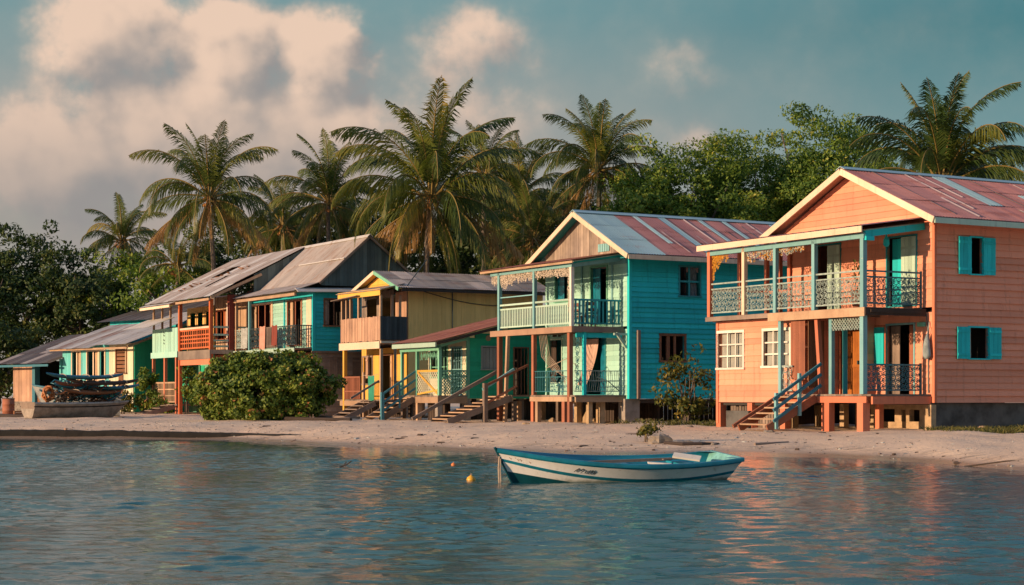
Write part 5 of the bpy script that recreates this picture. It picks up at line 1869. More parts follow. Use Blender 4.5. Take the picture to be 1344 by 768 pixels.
def sheet(name, xs, ys, zf, mat, smooth=True):
    X, Y = np.meshgrid(xs, ys)
    Z = zf(X, Y)
    nx, ny = len(xs), len(ys)
    v = np.stack([X.ravel(), Y.ravel(), Z.ravel()], 1).astype(np.float32)
    i, j = np.meshgrid(np.arange(nx - 1), np.arange(ny - 1))
    a = (j * nx + i).ravel()
    f = np.stack([a, a + 1, a + nx + 1, a + nx], 1).astype(np.int32)
    me = bpy.data.meshes.new(name)
    me.vertices.add(len(v))
    me.vertices.foreach_set('co', v.ravel())
    me.loops.add(f.size)
    me.loops.foreach_set('vertex_index', f.ravel())
    me.polygons.add(len(f))
    me.polygons.foreach_set('loop_start', np.arange(0, f.size, 4, dtype=np.int32))
    me.polygons.foreach_set('loop_total', np.full(len(f), 4, np.int32))
    me.update(calc_edges=True)
    if smooth: me.polygons.foreach_set('use_smooth', np.ones(len(f), bool))
    me.materials.append(MATS[mat])
    o = bpy.data.objects.new(name, me)
    COL.objects.link(o)
    return o


def lump(X, Y, lam, amp, seed, n=10):
    rg = np.random.default_rng(seed)
    z = np.zeros_like(X)
    for _ in range(n):
        th = rg.uniform(0, 2 * np.pi)
        l = lam * rg.uniform(.6, 1.7)
        z += np.sin((X * np.cos(th) + Y * np.sin(th)) * 2 * np.pi / l + rg.uniform(0, 6.28))
    return z * amp / np.sqrt(n)


def sand_z(X, Y):
    z = ground_z(X, Y)
    dry = np.clip((z - .1) / .2, 0, 1)
    far = np.clip((140 - Y) / 30, 0, 1) * np.clip((60 - np.abs(X)) / 20, 0, 1)
    return z + dry * far * (lump(X, Y, 3.2, .03, 1) + lump(X, Y, .9, .016, 2, 16)) + far * lump(X, Y, 5, .012, 3)


xs = np.concatenate([[-3000, -800, -250, -120, -70, -48], np.arange(-38, 34, .26), [44, 70, 140, 400, 1200, 3000]])
ys = np.concatenate([[-200, -20, 12, 22], np.arange(27, 75, .24), np.arange(75, 112, .5), [120, 140, 180, 260, 500, 1200, 3500, 7000]])
tag(sheet('beach_sand', xs, ys, sand_z, 'sand'), kind='structure')


def wave_z(X, Y):
    rg = np.random.default_rng(5)
    z = np.zeros_like(X)
    amp_mod = .75 + .35 * np.sin(X * .31 + Y * .17 + 1) * np.sin(Y * .23 - X * .11) + .2 * np.sin(X * .9 - Y * .5)
    for k in range(60):
        l = .2 * (1.105 ** rg.uniform(0, 18))
        th = rg.normal(-1.7, .5)
        ph = rg.uniform(0, 6.28)
        z += (.0056 * l ** 1.0 * (1 if l < .5 else .42)) * np.sin((X * np.cos(th) + Y * np.sin(th)) * 2 * np.pi / l + ph + .5 * np.sin(X * .8 + Y * .6 + ph))
    env = np.clip((75 - Y) / 10, 0, 1) * np.clip((Y - 4) / 3, 0, 1) * np.clip((26 - np.abs(X)) / 4, 0, 1)
    shore = np.clip((ysh(X) - Y) / 8, .2, 1)
    return z * env * shore * np.clip(amp_mod, .3, 1.4)


xw = np.concatenate([[-3000, -600, -150, -60, -40], np.arange(-26, 26, .085), [40, 60, 150, 600, 3000]])
yw = np.concatenate([[-3000, -500, -60, -5], np.arange(3, 11, .3), np.arange(11, 48, .06), np.arange(48, 72, .13), [80]])
sea = tag(sheet('sea_water', xw, yw, wave_z, 'sea_water'), kind='structure')
Xw, Yw = np.meshgrid(xw, yw)
rp = np.clip((ysh(Xw) - Yw) / 9, .2, 1) * .75 * (.8 + .35 * np.sin(Xw * .21 + Yw * .13) * np.sin(Yw * .19 - Xw * .07 + 1))
sea.data.attributes.new('ripple', 'FLOAT', 'POINT').data.foreach_set('value', rp.ravel().astype(np.float32))


# ================================================================== BOATS
def boat(root, L, B, sheer, strake, boot, mats, inside=True, keel=-.14, transom_rake=.26, stem_rake=.32, floor=.12, ns=30):
    """mats: hull white, gunwale colour, stripe colour, boot colour, inside colour, transom inside"""
    def half(t, z):
        zs = sheer(t)
        bt = B * (1 - (1 - min(t / .62, 1)) ** 2.1) * (1 - .16 * max(0, (t - .62) / .38) ** 1.5)
        q = max(0, min(1, (z - keel) / (zs - keel)))
        fl = .42 + .58 * q ** .55
        fl = fl * (1 - .35 * (1 - t) ** 3 * (1 - q))
        return max(.012, bt * fl)

    def xat(t, z):
        zs = sheer(t)
        return L * t + stem_rake * (1 - z / sheer(0)) * (1 - t) ** 5 - (transom_rake * max(0, zs - z) / zs if t > .999 else transom_rake * (zs - z) / zs * max(0, t - .75) / .25)

    def pt(t, z, sgn, off=0.):
        return (xat(t, z), sgn * (half(t, z) + off), z)
    T_ = [i / (ns - 1) for i in range(ns)]
    lev = lambda t: [sheer(t), sheer(t) - .075, sheer(t) * .5 + strake(t) * .5 - .01, strake(t) + .028, strake(t) - .028, max(boot(t) * .5 + strake(t) * .5 - .02, boot(t) + .005), boot(t), min(boot(t) - .01, 0.) - .03, keel]
    hull = MB()
    band = [1, 0, 0, 2, 0, 0, 3, 3]
    for sgn in (-1, 1):
        rows = [[pt(t, z, sgn, .022 if k in (0, 1) else (.014 if k in (3, 4) else 0)) for k, z in enumerate(lev(t))] for t in T_]
        if sgn > 0: rows = [list(r)[::1] for r in rows][::-1]
        hull.grid(rows, lambda i, j: band[j])
    # transom outside
    tl = lev(1)
    for j in range(len(tl) - 1):
        hull.face([pt(1, tl[j], -1), pt(1, tl[j], 1), pt(1, tl[j + 1], 1), pt(1, tl[j + 1], -1)], band[j])
    h = hull.build('hull', [mats[0], mats[1], mats[2], mats[3]], root, False)
    for p in h.data.polygons: p.use_smooth = True
    # gunwale rail
    for sgn in (-1, 1):
        mb = MB()
        rows = []
        for t in T_:
            z = sheer(t)
            x = xat(t, z)
            o = half(t, z)
            rows.append([(x, sgn * (o + .035), z - .05), (x, sgn * (o + .04), z + .004), (x, sgn * (o + .02), z + .022), (x, sgn * max(0, o - .035), z + .022), (x, sgn * max(0, o - .045), z - .03)])
        mb.grid(rows, 0)
        mb.build('gunwale', mats[1], root, True)
    if inside:
        mb = MB()
        for sgn in (-1, 1):
            mb.grid([[(xat(t, sheer(t)) if k == 0 else xat(t, z) + .02 * (1 - t), sgn * max(0, half(t, z) - .035), z) for k, z in enumerate([sheer(t) - .01, sheer(t) * .6 + floor * .4, floor + .05, floor])] for t in T_[1:]])
        mb.grid([[(xat(t, floor), -max(0, half(t, floor) - .035), floor) for t in T_[1:]], [(xat(t, floor), max(0, half(t, floor) - .035), floor) for t in T_[1:]]])
        mb.build('inner_lining', mats[4], root, True)
        mb = MB()
        zt = sheer(1)
        o = half(1, zt)
        x1 = xat(1, zt)
        xf, of = xat(1, floor), half(1, floor) - .04
        mb.box8([(xf - .07, -of, floor), (xf - .015, -of, floor), (xf - .015, of, floor), (xf - .07, of, floor), (x1 - .05, -o + .01, zt + .02), (x1 + .02, -o + .01, zt + .02), (x1 + .02, o - .01, zt + .02), (x1 - .05, o - .01, zt + .02)])
        mb.face([(x1 - .42, -o * .98, zt + .012), (x1 - .03, -o, zt + .012), (x1 - .03, -o + .28, zt + .012)])
        mb.face([(x1 - .42, o * .98, zt + .012), (x1 - .03, o, zt + .012), (x1 - .03, o - .28, zt + .012)])
        mb.build('transom', mats[5], root)
    # stem post
    one('stem', mats[3], root, lambda m: m.tube([(xat(0, z) - .012, 0, z) for z in (sheer(0) + .03, .35, .1, keel)], .022, 6))
    return pt, half, xat, sheer


BO = thing('rowing_boat', 'white wooden boat with teal gunwale, stripe and blue inside, moored in the shallow water', 'boat', (-.29, 30.3, 0), R(21))
sh = lambda t: .59 - .78 * t + .62 * t * t
stt = lambda t: .40 - 1.1 * t + .89 * t * t
bt = lambda t: max(.2 - .62 * t, -.012)
BO.rotation_euler = (R(4.5), 0, R(21))
pt, half, xat, sheer = boat(BO, 4.5, .72, sh, stt, bt, ['hull_white', 'hull_teal', 'hull_teal', 'hull_teal_dark', 'hull_inside', 'hull_mint'])
for t, mm, w in ((.34, 'hull_teal', .22), (.55, 'hull_inside', .24), (.8, 'hull_inside', .3)):
    z = sh(t) - .1
    o = half(t, z) - .04
    one('thwart', mm, BO, lambda m: m.box(4.62 * t - w / 2, 4.62 * t + w / 2, -o, o, z - .02, z + .02))
one('oar', 'grey_wood', BO, lambda m: (m.beam((1.5, .2, .3), (3.5, .28, .34), .05, .05), m.beam((3.3, .27, .34), (3.75, .3, .35), .14, .02)))
one('seat_board', 'white_paint', BO, lambda m: (m.beam((3.5, .2, .42), (3.9, -.1, .38), .16, .035, up=(.1, -.5, .8)), m.beam((2.95, .1, .30), (3.35, -.05, .28), .12, .03)))
# hand-painted name in loose script (unreadable in the photo) and worn marks at the bow
mb = MB()
NM = [[(0, .2), (.25, .55), (.5, .9), (.75, .6), (.6, .25), (.35, .3), (.55, .8)], [(.9, .5), (1.1, .95), (1.4, .8), (1.2, .45), (1.0, .15), (1.5, .2)], [(1.7, .75), (1.65, .25), (1.9, .2), (2.05, .75), (2.0, .2)], [(2.3, .9), (2.2, .2), (2.45, .3), (2.6, .95), (2.5, .2)], [(2.75, .9), (2.7, .15), (2.85, .25)], [(3.0, 1.0), (2.95, .2), (3.1, .55), (3.3, .75), (3.2, .4), (3.15, .1), (3.6, .05), (3.9, .2)], [(2.8, -.15), (3.3, -.25), (3.8, -.12)]]
for st in NM:
    mb.tube([(lambda q: (q[0], q[1], q[2]))(pt((1.24 + u * .115 + v * .04) / 4.5, .205 - .018 * u + .105 * v, -1, .005)) for u, v in st], .0065, 4, cap=False)
mb.build('painted_name', 'ink', BO)
mb = MB()
rd = random.Random(2)
for k in range(9):
    u0 = .12 + .05 * k + rd.uniform(-.02, .02)
    z0_ = .5 - .06 * k * .35 + rd.uniform(-.04, .03)
    mb.tube([pt(u0 / 4.62, z0_, -1, .006), pt((u0 + .03) / 4.62, z0_ - .015, -1, .006), pt((u0 + .02) / 4.62, z0_ - .035, -1, .006)], .005, 4, cap=False)
mb.build('worn_bow_lettering', 'tan_wood', BO)
mr = thing('mooring_rope', 'pale mooring rope hanging from the bow of the white boat into the water', 'rope', (-.28, 30.25, 0), 0)
mb = MB()
mb.tube([(.06, .02, .46), (.045, .0, .25), (.055, 0, .0), (.03, 0, -.2)], .014, 5)
mb.tube([(.08, .02, .42), (.075, 0, .22), (.085, 0, .05), (.05, .0, -.2)], .014, 5)
mb.build('rope_strand', 'rope', mr)


def buoy(name, label, x, y, r, mat):
    o = thing(name, label, 'buoy', (x, y, 0), 0)
    mb = MB()
    mb.tube([(0, 0, -r * .8), (0, 0, -r * .55), (0, 0, 0), (0, 0, r * .6), (0, 0, r * .95), (0, 0, r * 1.12)], [r * .3, r * .8, r, r * .82, r * .35, r * .14], 12)
    mb.build('float', mat, o, True)
    mb = MB()
    mb.tube([(0, 0, r * 1.1), (r * .14, 0, r * 1.3), (0, 0, r * 1.5), (-r * .14, 0, r * 1.3), (0, 0, r * 1.1)], r * .06, 5)
    mb.build('ring', 'rope', o)


buoy('mooring_buoy', 'yellow round buoy floating left of the white boat', -.73, 31.2, .085, 'buoy_yellow')
buoy('mooring_buoy', 'tiny orange float on the water, between the yellow buoy and the shore', -1.27, 38, .055, 'buoy_orange')
sk = thing('floating_stick', 'small dark forked stick floating on the water left of the buoys', 'stick', (-3.55, 37, 0), 0)
mb = MB()
mb.tube([(-.1, 0, .0), (.05, 0, .05), (.16, 0, .13)], .014, 5)
mb.tube([(.0, 0, .03), (.05, .02, .12)], .012, 5)
mb.build('twig', 'dark_wood', sk)

# the old skiff on the sand, loaded with gear, at the far left
bx, by = -18.0, 82.2
ang = math.atan2(-3.4, -3.3)
SKF = thing('old_skiff', 'weathered grey skiff pulled up on the sand and piled with gear', 'boat', (bx, by, gz(bx, by)), ang)
ZB[SKF.name] = 0
gb = .02
sh2 = lambda t: .78 - .25 * t + .18 * t * t
st2 = lambda t: .6 - .25 * t + .18 * t * t
boat(SKF, 5.3, .8, sh2, st2, lambda t: .06, ['old_hull', 'sheet_pale', 'wet_weed', 'old_hull', 'grey_wood', 'grey_wood'], keel=.03, floor=.2, transom_rake=.05, stem_rake=.9)
one('keel_block', 'dark_wood', SKF, lambda m: m.box(2.4, 2.8, -.5, .5, -.12, .05))


def on_skiff(u, v):
    return (bx + u * math.cos(ang) - v * math.sin(ang), by + u * math.sin(ang) + v * math.cos(ang))


G0 = gz(bx, by)


def board(label, u, v, z, L, w, mat, rz, group='long boards heaped on the old skiff', tilt=0.):
    x, y = on_skiff(u, v)
    o = thing('paddle_board', label, 'board', (x, y, G0 + z), ang + rz, group)
    ZB[o.name] = 0
    mb = MB()
    rows = []
    for i in range(13):
        t = i / 12
        q = max(.04, math.sin(math.pi * min(1, max(0, t)) ** .9) ** .5)
        X = (t - .5) * L
        zz = .18 * (abs(t - .5) * 2) ** 3 + tilt * X
        rows.append([(X, w / 2 * q * math.cos(a), zz + .1 * math.sin(a) * (.4 + .6 * q)) for a in [k * math.pi / 5 for k in range(10)]])
    mb.grid(rows, 0, .5, True)
    mb.build('shell', mat, o, True)
    mb = MB()
    for k in (-.3, 0, .3):
        mb.tube([(L * k, w / 2 * .92 * math.cos(a), .12 * math.sin(a) + tilt * L * k + .02) for a in [j * math.pi / 8 for j in range(9)]], .02, 4)
    mb.build('strap', 'rope', o)


BOARDS = [('dark blue long board lying topmost on the skiff heap', 2.5, .3, 1.86, 4.3, .7, 'sheet_blue', 5),
          ('teal long board sticking out right below the topmost board', 1.6, -.1, 1.36, 4.4, .55, 'hull_teal', -3),
          ('light blue narrow board across the front of the heap', 3.0, -.55, 1.1, 2.8, .36, 'light_blue_paint', 3),
          ('brown plank like board in the middle of the heap', 2.0, .2, 1.16, 3.6, .7, 'brown_wood', 9),
          ('worn dark board under the topmost one', 1.7, .5, 1.6, 3.6, .6, 'dark_wood', -7),
          ('short turquoise board low at the right of the heap', 1.4, -.5, 1.0, 2.4, .34, 'turquoise_paint', -8),
          ('reddish board between the teal and dark boards', 2.4, -.2, 1.5, 3.0, .4, 'red_brown_post', 7)]
for (lb_, u_, v_, z_, L_, w_, m_, a_) in BOARDS: board(lb_, u_, v_, z_, L_, w_, m_, R(a_))
x, y = on_skiff(4.0, -.55)
hs = thing('hose_coil', 'orange coiled hose at the stern of the skiff', 'hose', (x, y, G0 + .8), ang)
mb = MB()
mb.tube([((.2 + .07 * math.sin(k * .9)) * math.cos(k * .5), .12 * math.sin(k * 1.3) + .004 * k, .3 + (.3 + .06 * math.cos(k * .7)) * math.sin(k * .5) + G0 + .8) for k in range(60)], .05, 6)
mb.build('hose_loops', 'hose_orange', hs, True)
nt = thing('fishing_net', 'tangled brown fishing net and floats heaped in the skiff', 'net', (*on_skiff(1.9, -.3), G0 + .7), ang)
ZB[nt.name] = 0
mb = MB()
rd = random.Random(8)
for k in range(130):
    p = Vector((rd.uniform(-1.7, 1.8), rd.uniform(-.55, .5), rd.uniform(0, 1.15) * rd.uniform(.4, 1)))
    pts = [p + Vector((.25 * math.sin(q * 1.1 + k), .2 * math.cos(q * .9 + k * 2), .1 * math.sin(q * 1.7 + k))) for q in range(7)]
    mb.tube(pts, rd.uniform(.015, .035), 4, k % 3)
mb.build('netting', ['brown_wood', 'sheet_blue', 'dark_wood'], nt)
mb = MB()
for k in range(26):
    p = Vector((rd.uniform(-1.6, 1.6), rd.uniform(-.6, .2), rd.uniform(.1, .95)))
    mb.tube([p, p + Vector((.05, 0, .05)), p + Vector((.1, 0, .1))], [.02, .07, .02], 6, k % 2)
mb.build('net_floats', ['hose_orange', 'sheet_blue'], nt)
cx, cy = -23.1, 84.4
CN = thing('beached_boat', 'pale boat with dark blue rim lying behind the loaded skiff', 'boat', (cx, cy, gz(cx, cy)), R(12))
ZB[CN.name] = 0
boat(CN, 4.2, .75, lambda t: 1.55 - .75 * t + .3 * t * t, lambda t: 1.3 - .75 * t + .3 * t * t, lambda t: .1, ['sheet_pale', 'sheet_blue', 'sheet_pale', 'sheet_pale', 'sheet_blue', 'sheet_blue'], keel=.04, floor=.4, transom_rake=.1, stem_rake=.75)


# ================================================================== VEGETATION
def leaf_obj(name, C, size, rnd, mat, parent=None, aspect=.42, up=.35, seed=0, outward=None):
    """many small two-triangle leaves, each folded along its rib"""
    rg = np.random.default_rng(seed)
    n = len(C)
    d = rg.normal(size=(n, 3))
    if outward is not None: d += outward * .3
    d /= np.linalg.norm(d, axis=1)[:, None] + 1e-9
    nn = rg.normal(size=(n, 3))
    nn[:, 2] = np.abs(nn[:, 2]) + up
    if outward is not None: nn = nn * .6 + outward * 1.5
    s = np.cross(d, nn)
    s /= np.linalg.norm(s, axis=1)[:, None] + 1e-9
    nrm = np.cross(s, d)
    h = size[:, None] * .5
    w = h * aspect * 2 * .5
    V = np.stack([C - d * h, C + s * w + nrm * h * .18, C + d * h, C - s * w + nrm * h * .18], 1).reshape(-1, 3)
    if parent is not None:
        root = parent
        while root.parent: root = root.parent
        V = V - np.array([root.location.x, root.location.y, root.location.z])
    k = np.arange(n) * 4
    tri = np.stack([k, k + 1, k + 2, k, k + 2, k + 3], 1).reshape(-1, 3).astype(np.int32)
    me = bpy.data.meshes.new(name)
    me.vertices.add(len(V))
    me.vertices.foreach_set('co', V.astype(np.float32).ravel())
    me.loops.add(tri.size)
    me.loops.foreach_set('vertex_index', tri.ravel())
    me.polygons.add(len(tri))
    me.polygons.foreach_set('loop_start', np.arange(0, tri.size, 3, dtype=np.int32))
    me.polygons.foreach_set('loop_total', np.full(len(tri), 3, np.int32))
    me.update(calc_edges=True)
    me.materials.append(MATS[mat])
    at_ = me.attributes.new('rnd', 'FLOAT', 'FACE')
    at_.data.foreach_set('value', np.repeat(np.clip(rnd, 0, 1), 2).astype(np.float32))
    o = bpy.data.objects.new(name, me)
    COL.objects.link(o)
    if parent is not None: o.parent = parent
    return o


def crown_points(c, rad, nclump, per, clump_r, seed, lobes=.3, bottom=-.75):
    rg = np.random.default_rng(seed)
    P, Rn, O = [], [], []
    k = 0
    while k < nclump:
        v = rg.normal(size=3)
        v /= np.linalg.norm(v)
        if v[2] < bottom: continue
        lob = 1 + lobes * mnoise.noise(Vector(v * 1.9 + seed * 3.7)) * 2
        rr = lob * (rg.uniform(.35, 1.) ** .45)
        p = np.array(c) + v * np.array(rad) * rr
        m_ = int(per * rg.uniform(.5, 1.4))
        q = rg.normal(size=(m_, 3))
        q *= (rg.uniform(.3, 1, size=(m_, 1)) ** .5) / (np.linalg.norm(q, axis=1)[:, None]) * clump_r * rg.uniform(.7, 1.25)
        q[:, 2] *= .75
        P.append(p + q)
        O.append(v[None] * .8 + q / clump_r)
        tone = rg.normal(0, .16)
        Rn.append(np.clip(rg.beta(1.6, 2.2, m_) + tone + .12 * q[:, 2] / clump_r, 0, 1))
        k += 1
    return np.concatenate(P), np.concatenate(Rn), np.concatenate(O)


def pxy(px, d):
    return (px - 672) * d / 2300


def broadleaf(label, px, py, d, rx, rz, seed, n=70, per=85, leaf=.3, mat='tree_leaf', ry=None, clump=.8, lobes=.32, bottom=-.75, group='broadleaf trees behind the houses'):
    x = pxy(px, d)
    zc = 1.5 + (520 - py) * d / 2300
    g = .5
    root = thing('broadleaf_tree', label, 'tree', (x, d, g), 0, group)
    rd = random.Random(seed)
    mb = MB()
    base = Vector((rd.uniform(-.3, .3), 0, g - .2))
    top = Vector((rd.uniform(-.4, .4), 0, zc - rz * .35))
    mb.tube([base, base.lerp(top, .35) + Vector((.15, 0, 0)), base.lerp(top, .7) - Vector((.12, 0, 0)), top], [.32, .26, .2, .15], 8)
    mb.build('trunk', 'bark', root, True)
    mb = MB()
    for k in range(9):
        a = k * 2.4 + rd.random()
        st = base.lerp(top, rd.uniform(.55, 1))
        e = Vector((rx * .8 * math.cos(a), (ry or rx) * .8 * math.sin(a), zc + rz * rd.uniform(-.4, .75)))
        mb.tube([st, st.lerp(e, .5) + Vector((0, 0, rd.uniform(-.4, .3))), e], [.13, .08, .03], 5)
    mb.build('limbs', 'bark', root, True)
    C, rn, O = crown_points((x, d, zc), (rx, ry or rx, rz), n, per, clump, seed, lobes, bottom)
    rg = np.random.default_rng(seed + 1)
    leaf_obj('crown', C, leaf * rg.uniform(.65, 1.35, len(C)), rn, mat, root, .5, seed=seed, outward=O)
    return root


def shrub(name, label, cat, x, y, rad, zc, n, per, leaf, clump, mat, seed, stems=5, group=None, bottom=-1., lobes=.25, aspect=.45):
    g = gz(x, y)
    root = thing(name, label, cat, (x, y, g), 0, group)
    rd = random.Random(seed)
    mb = MB()
    for k in range(stems):
        a = k * 2.4
        e = Vector((rad[0] * .7 * math.cos(a) * rd.uniform(.3, 1), rad[1] * .7 * math.sin(a), zc + rad[2] * rd.uniform(.0, .7)))
        mb.tube([(.12 * math.cos(a), .12 * math.sin(a), g - .1), e * .5 + Vector((rd.uniform(-.15, .15), 0, g * .5)), e], [.035, .025, .01], 5)
    mb.build('stems', 'bark', root)
    C, rn, O = crown_points((x, y, zc), rad, n, per, clump, seed, lobes, bottom)
    keep = C[:, 2] > g + .02
    C, rn, O = C[keep], rn[keep], O[keep]
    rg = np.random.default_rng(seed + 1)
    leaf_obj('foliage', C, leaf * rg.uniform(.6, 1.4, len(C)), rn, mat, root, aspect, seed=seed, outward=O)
    return root


def palm(label, px, py, d, L, seed, nf=30, lean=0., low=-.75, trunk_r=.17, leaflet=1.15, up_bias=0., nl=74, dead=4, green=0., az_list=None):
    """coconut palm: crown centre seen at (px, py) when it stands d metres away"""
    x = pxy(px, d)
    zc = 1.5 + (520 - py) * d / 2300
    g = .5
    root = thing('coconut_palm', label, 'palm tree', (x - lean, d, g), 0, 'coconut palms behind the houses')
    rd = random.Random(seed)
    mb = MB()
    H = zc - g
    pts, rad = [], []
    for i in range(15):
        f = i / 14
        pts.append((lean * f ** 1.6 + .06 * math.sin(f * 7 + seed), .05 * math.sin(f * 5), g - .3 + (H + .3) * f))
        rad.append((trunk_r * (1.5 - .5 * min(1, f * 6))) * (1 - .28 * f) * (1 + .05 * (i % 2)))
    mb.tube(pts, rad, 9)
    mb.build('trunk', 'palm_bark', root, True)
    top = Vector((lean, 0, zc))
    mats_ = ['palm_leaf', 'palm_dry', 'palm_rib']

    def frond(mb, az_, e0, Lf, droop, tone, dry, sweep):
        n = 15
        pts = []
        p = top + Vector((.12 * math.cos(az_), .12 * math.sin(az_), rd.uniform(-.15, .25)))
        e = e0
        a = az_
        st = Lf / n
        for i in range(n + 1):
            pts.append(p.copy())
            f = i / n
            e = e0 - droop * f ** 1.6
            e = max(e, -1.45)
            a = az_ + sweep * f
            p = p + Vector((math.cos(a) * math.cos(e), math.sin(a) * math.cos(e), math.sin(e))) * st
        mb.tube(pts, [.045 * (1 - .85 * i / n) + .006 for i in range(n + 1)], 4, 2, min(1, .3 + tone * .5 + (.3 if dry else 0)), cap=False)
        twist = rd.uniform(-.6, .6)
        for i in range(nl):
            f = .13 + .86 * (i + rd.uniform(-.3, .3)) / nl
            q = f * n
            k = min(n - 1, max(0, int(q)))
            P_ = pts[k].lerp(pts[k + 1], q - k)
            T_ = (pts[k + 1] - pts[k]).normalized()
            S_ = T_.cross(Vector((0, 0, 1)))
            if S_.length < .1: S_ = Vector((math.sin(az_), -math.cos(az_), 0))
            S_.normalize()
            Un = S_.cross(T_)
            ll = leaflet * Lf / 4.5 * (math.sin(math.pi * min(1, .16 + f * .86)) ** .55) * rd.uniform(.82, 1.1)
            fw = .3 + .7 * f
            ll *= .72 + .28 * (1 - max(0, T_.z))
            for sg in (-1, 1):
                if (dry and rd.random() < .25) or rd.random() < .05: continue
                hg = 1 - max(0, T_.z) ** 1.3
                dv = (S_ * sg * (1 - .5 * hg) + T_ * (.5 + .6 * f + .45 * (1 - hg)) + Un * (.1 + twist * sg * .5) + Vector((0, 0, -.1 - hg * rd.uniform(.35, .95) - (.5 if dry else 0)))).normalized()
                hang = .5 + .7 * rd.random() + (1.0 if dry else 0)
                dv2 = (dv + Vector((0, 0, -hang))).normalized()
                w_ = T_ * (.021 + .009 * rd.random()) * Lf / 4.5
                m1 = P_ + dv * ll * .55
                tip = m1 + dv2 * ll * .48
                r_ = min(1, max(0, tone + rd.uniform(-.2, .2) + .12 * f))
                mm = 1 if dry or (tone > .75 and rd.random() < .35) else 0
                k0 = len(mb.v)
                mb.v.extend((tuple(P_ - w_ * .6), tuple(P_ + w_ * .6), tuple(m1 + w_), tuple(m1 - w_), tuple(tip)))
                mb.f.extend(((k0, k0 + 1, k0 + 2, k0 + 3), (k0 + 3, k0 + 2, k0 + 4)))
                mb.m.extend((mm, mm))
                mb.r.extend((r_, r_))
    cr = MB()
    for i in range(nf):
        f = (i + .5) / nf                       # 0 = youngest, upright; 1 = oldest, hanging
        az_ = i * 2.39996 + rd.uniform(-.25, .25) + seed
        e0 = R(88) - (R(88) - low) * f ** 1.25 + rd.uniform(-.12, .12) + up_bias * (1 - f)
        Lf = L * (.72 + .36 * math.sin(math.pi * min(1, .25 + f * .7))) * rd.uniform(.9, 1.08)
        droop = rd.uniform(.35, .8) + 1.8 * math.sin(math.pi * min(1, f * 1.05)) * rd.uniform(.75, 1.2)
        tone = rd.uniform(.05, .5) + .4 * max(0, f - .6) + (.25 if rd.random() < .15 else 0) - green
        frond(cr, az_, e0, Lf, droop, tone, False, rd.uniform(-.35, .35))
    cr.build('crown', mats_, root)
    if dead:
        dm = MB()
        for i in range(dead):
            frond(dm, i * 6.283 / dead + rd.uniform(-.5, .5) + seed, rd.uniform(-.75, -.35), L * rd.uniform(.75, 1.0), rd.uniform(.6, .9), rd.uniform(.3, .9), True, 0)
        o = dm.build('dead_fronds', mats_, root)
        o['label'] = 'dry brown fronds hanging below the crown'
    nb = MB()
    for i in range(9):
        a = i * 2.4
        p = top + Vector((.3 * math.cos(a), .3 * math.sin(a), -.25 - .12 * (i % 3)))
        nb.tube([p + Vector((0, 0, .14)), p + Vector((0, 0, .08)), p, p - Vector((0, 0, .1))], [.03, .1, .12, .05], 7)
    for i in range(8):
        a = i * .9 + 1
        nb.tube([top, top + Vector((.3 * math.cos(a), .3 * math.sin(a), .15)), top + Vector((.6 * math.cos(a), .6 * math.sin(a), -.25))], .025, 4)
    nb.build('coconuts', 'coconut', root, True)
    return root


palm('tall palm with a wide crown behind the red house roof, left of the turquoise gable', 275, 262, 106, 5.3, 3, nf=34, low=-1.0, dead=8, lean=-.4)
palm('largest palm with dry fronds hanging over the grey roof of the yellow house', 566, 262, 88, 6.0, 5, nf=38, low=-1.05, dead=9, nl=88, lean=.5)
palm('palm with upright crown behind the teal house, beside the broadleaf trees', 786, 226, 98, 4.6, 8, nf=40, low=-.9, dead=6, lean=.3)
palm('big dark palm rising behind the salmon house roof', 1236, 248, 76, 5.3, 13, nf=40, low=-.5, dead=2, nl=84, up_bias=.05, green=.3)
palm('palm half hidden between the tall left palm and the largest palm', 432, 268, 112, 4.8, 17, nf=32, low=-.9, dead=4, up_bias=.05)
palm('small distant palm above the dark trees on the left', 160, 318, 128, 3.8, 21, nf=26, low=-.7, dead=0)
palm('slim palm behind the right side of the largest palm', 684, 262, 108, 4.0, 27, nf=28, low=-.8, dead=2)
palm('dark palm close behind the largest palm with its top above the roofs', 636, 232, 104, 3.8, 31, nf=26, low=-.8, dead=2)
palm('low palm between the tall left palm and the half hidden palm', 372, 300, 116, 4.0, 37, nf=28, low=-.9, dead=2)
palm('low palm just left of the teal house roof', 700, 318, 96, 4.0, 41, nf=26, low=-.8, dead=3)
palm('young low palm in the thicket behind the mint house', 232, 352, 112, 3.0, 45, nf=18, low=-.5, dead=0)

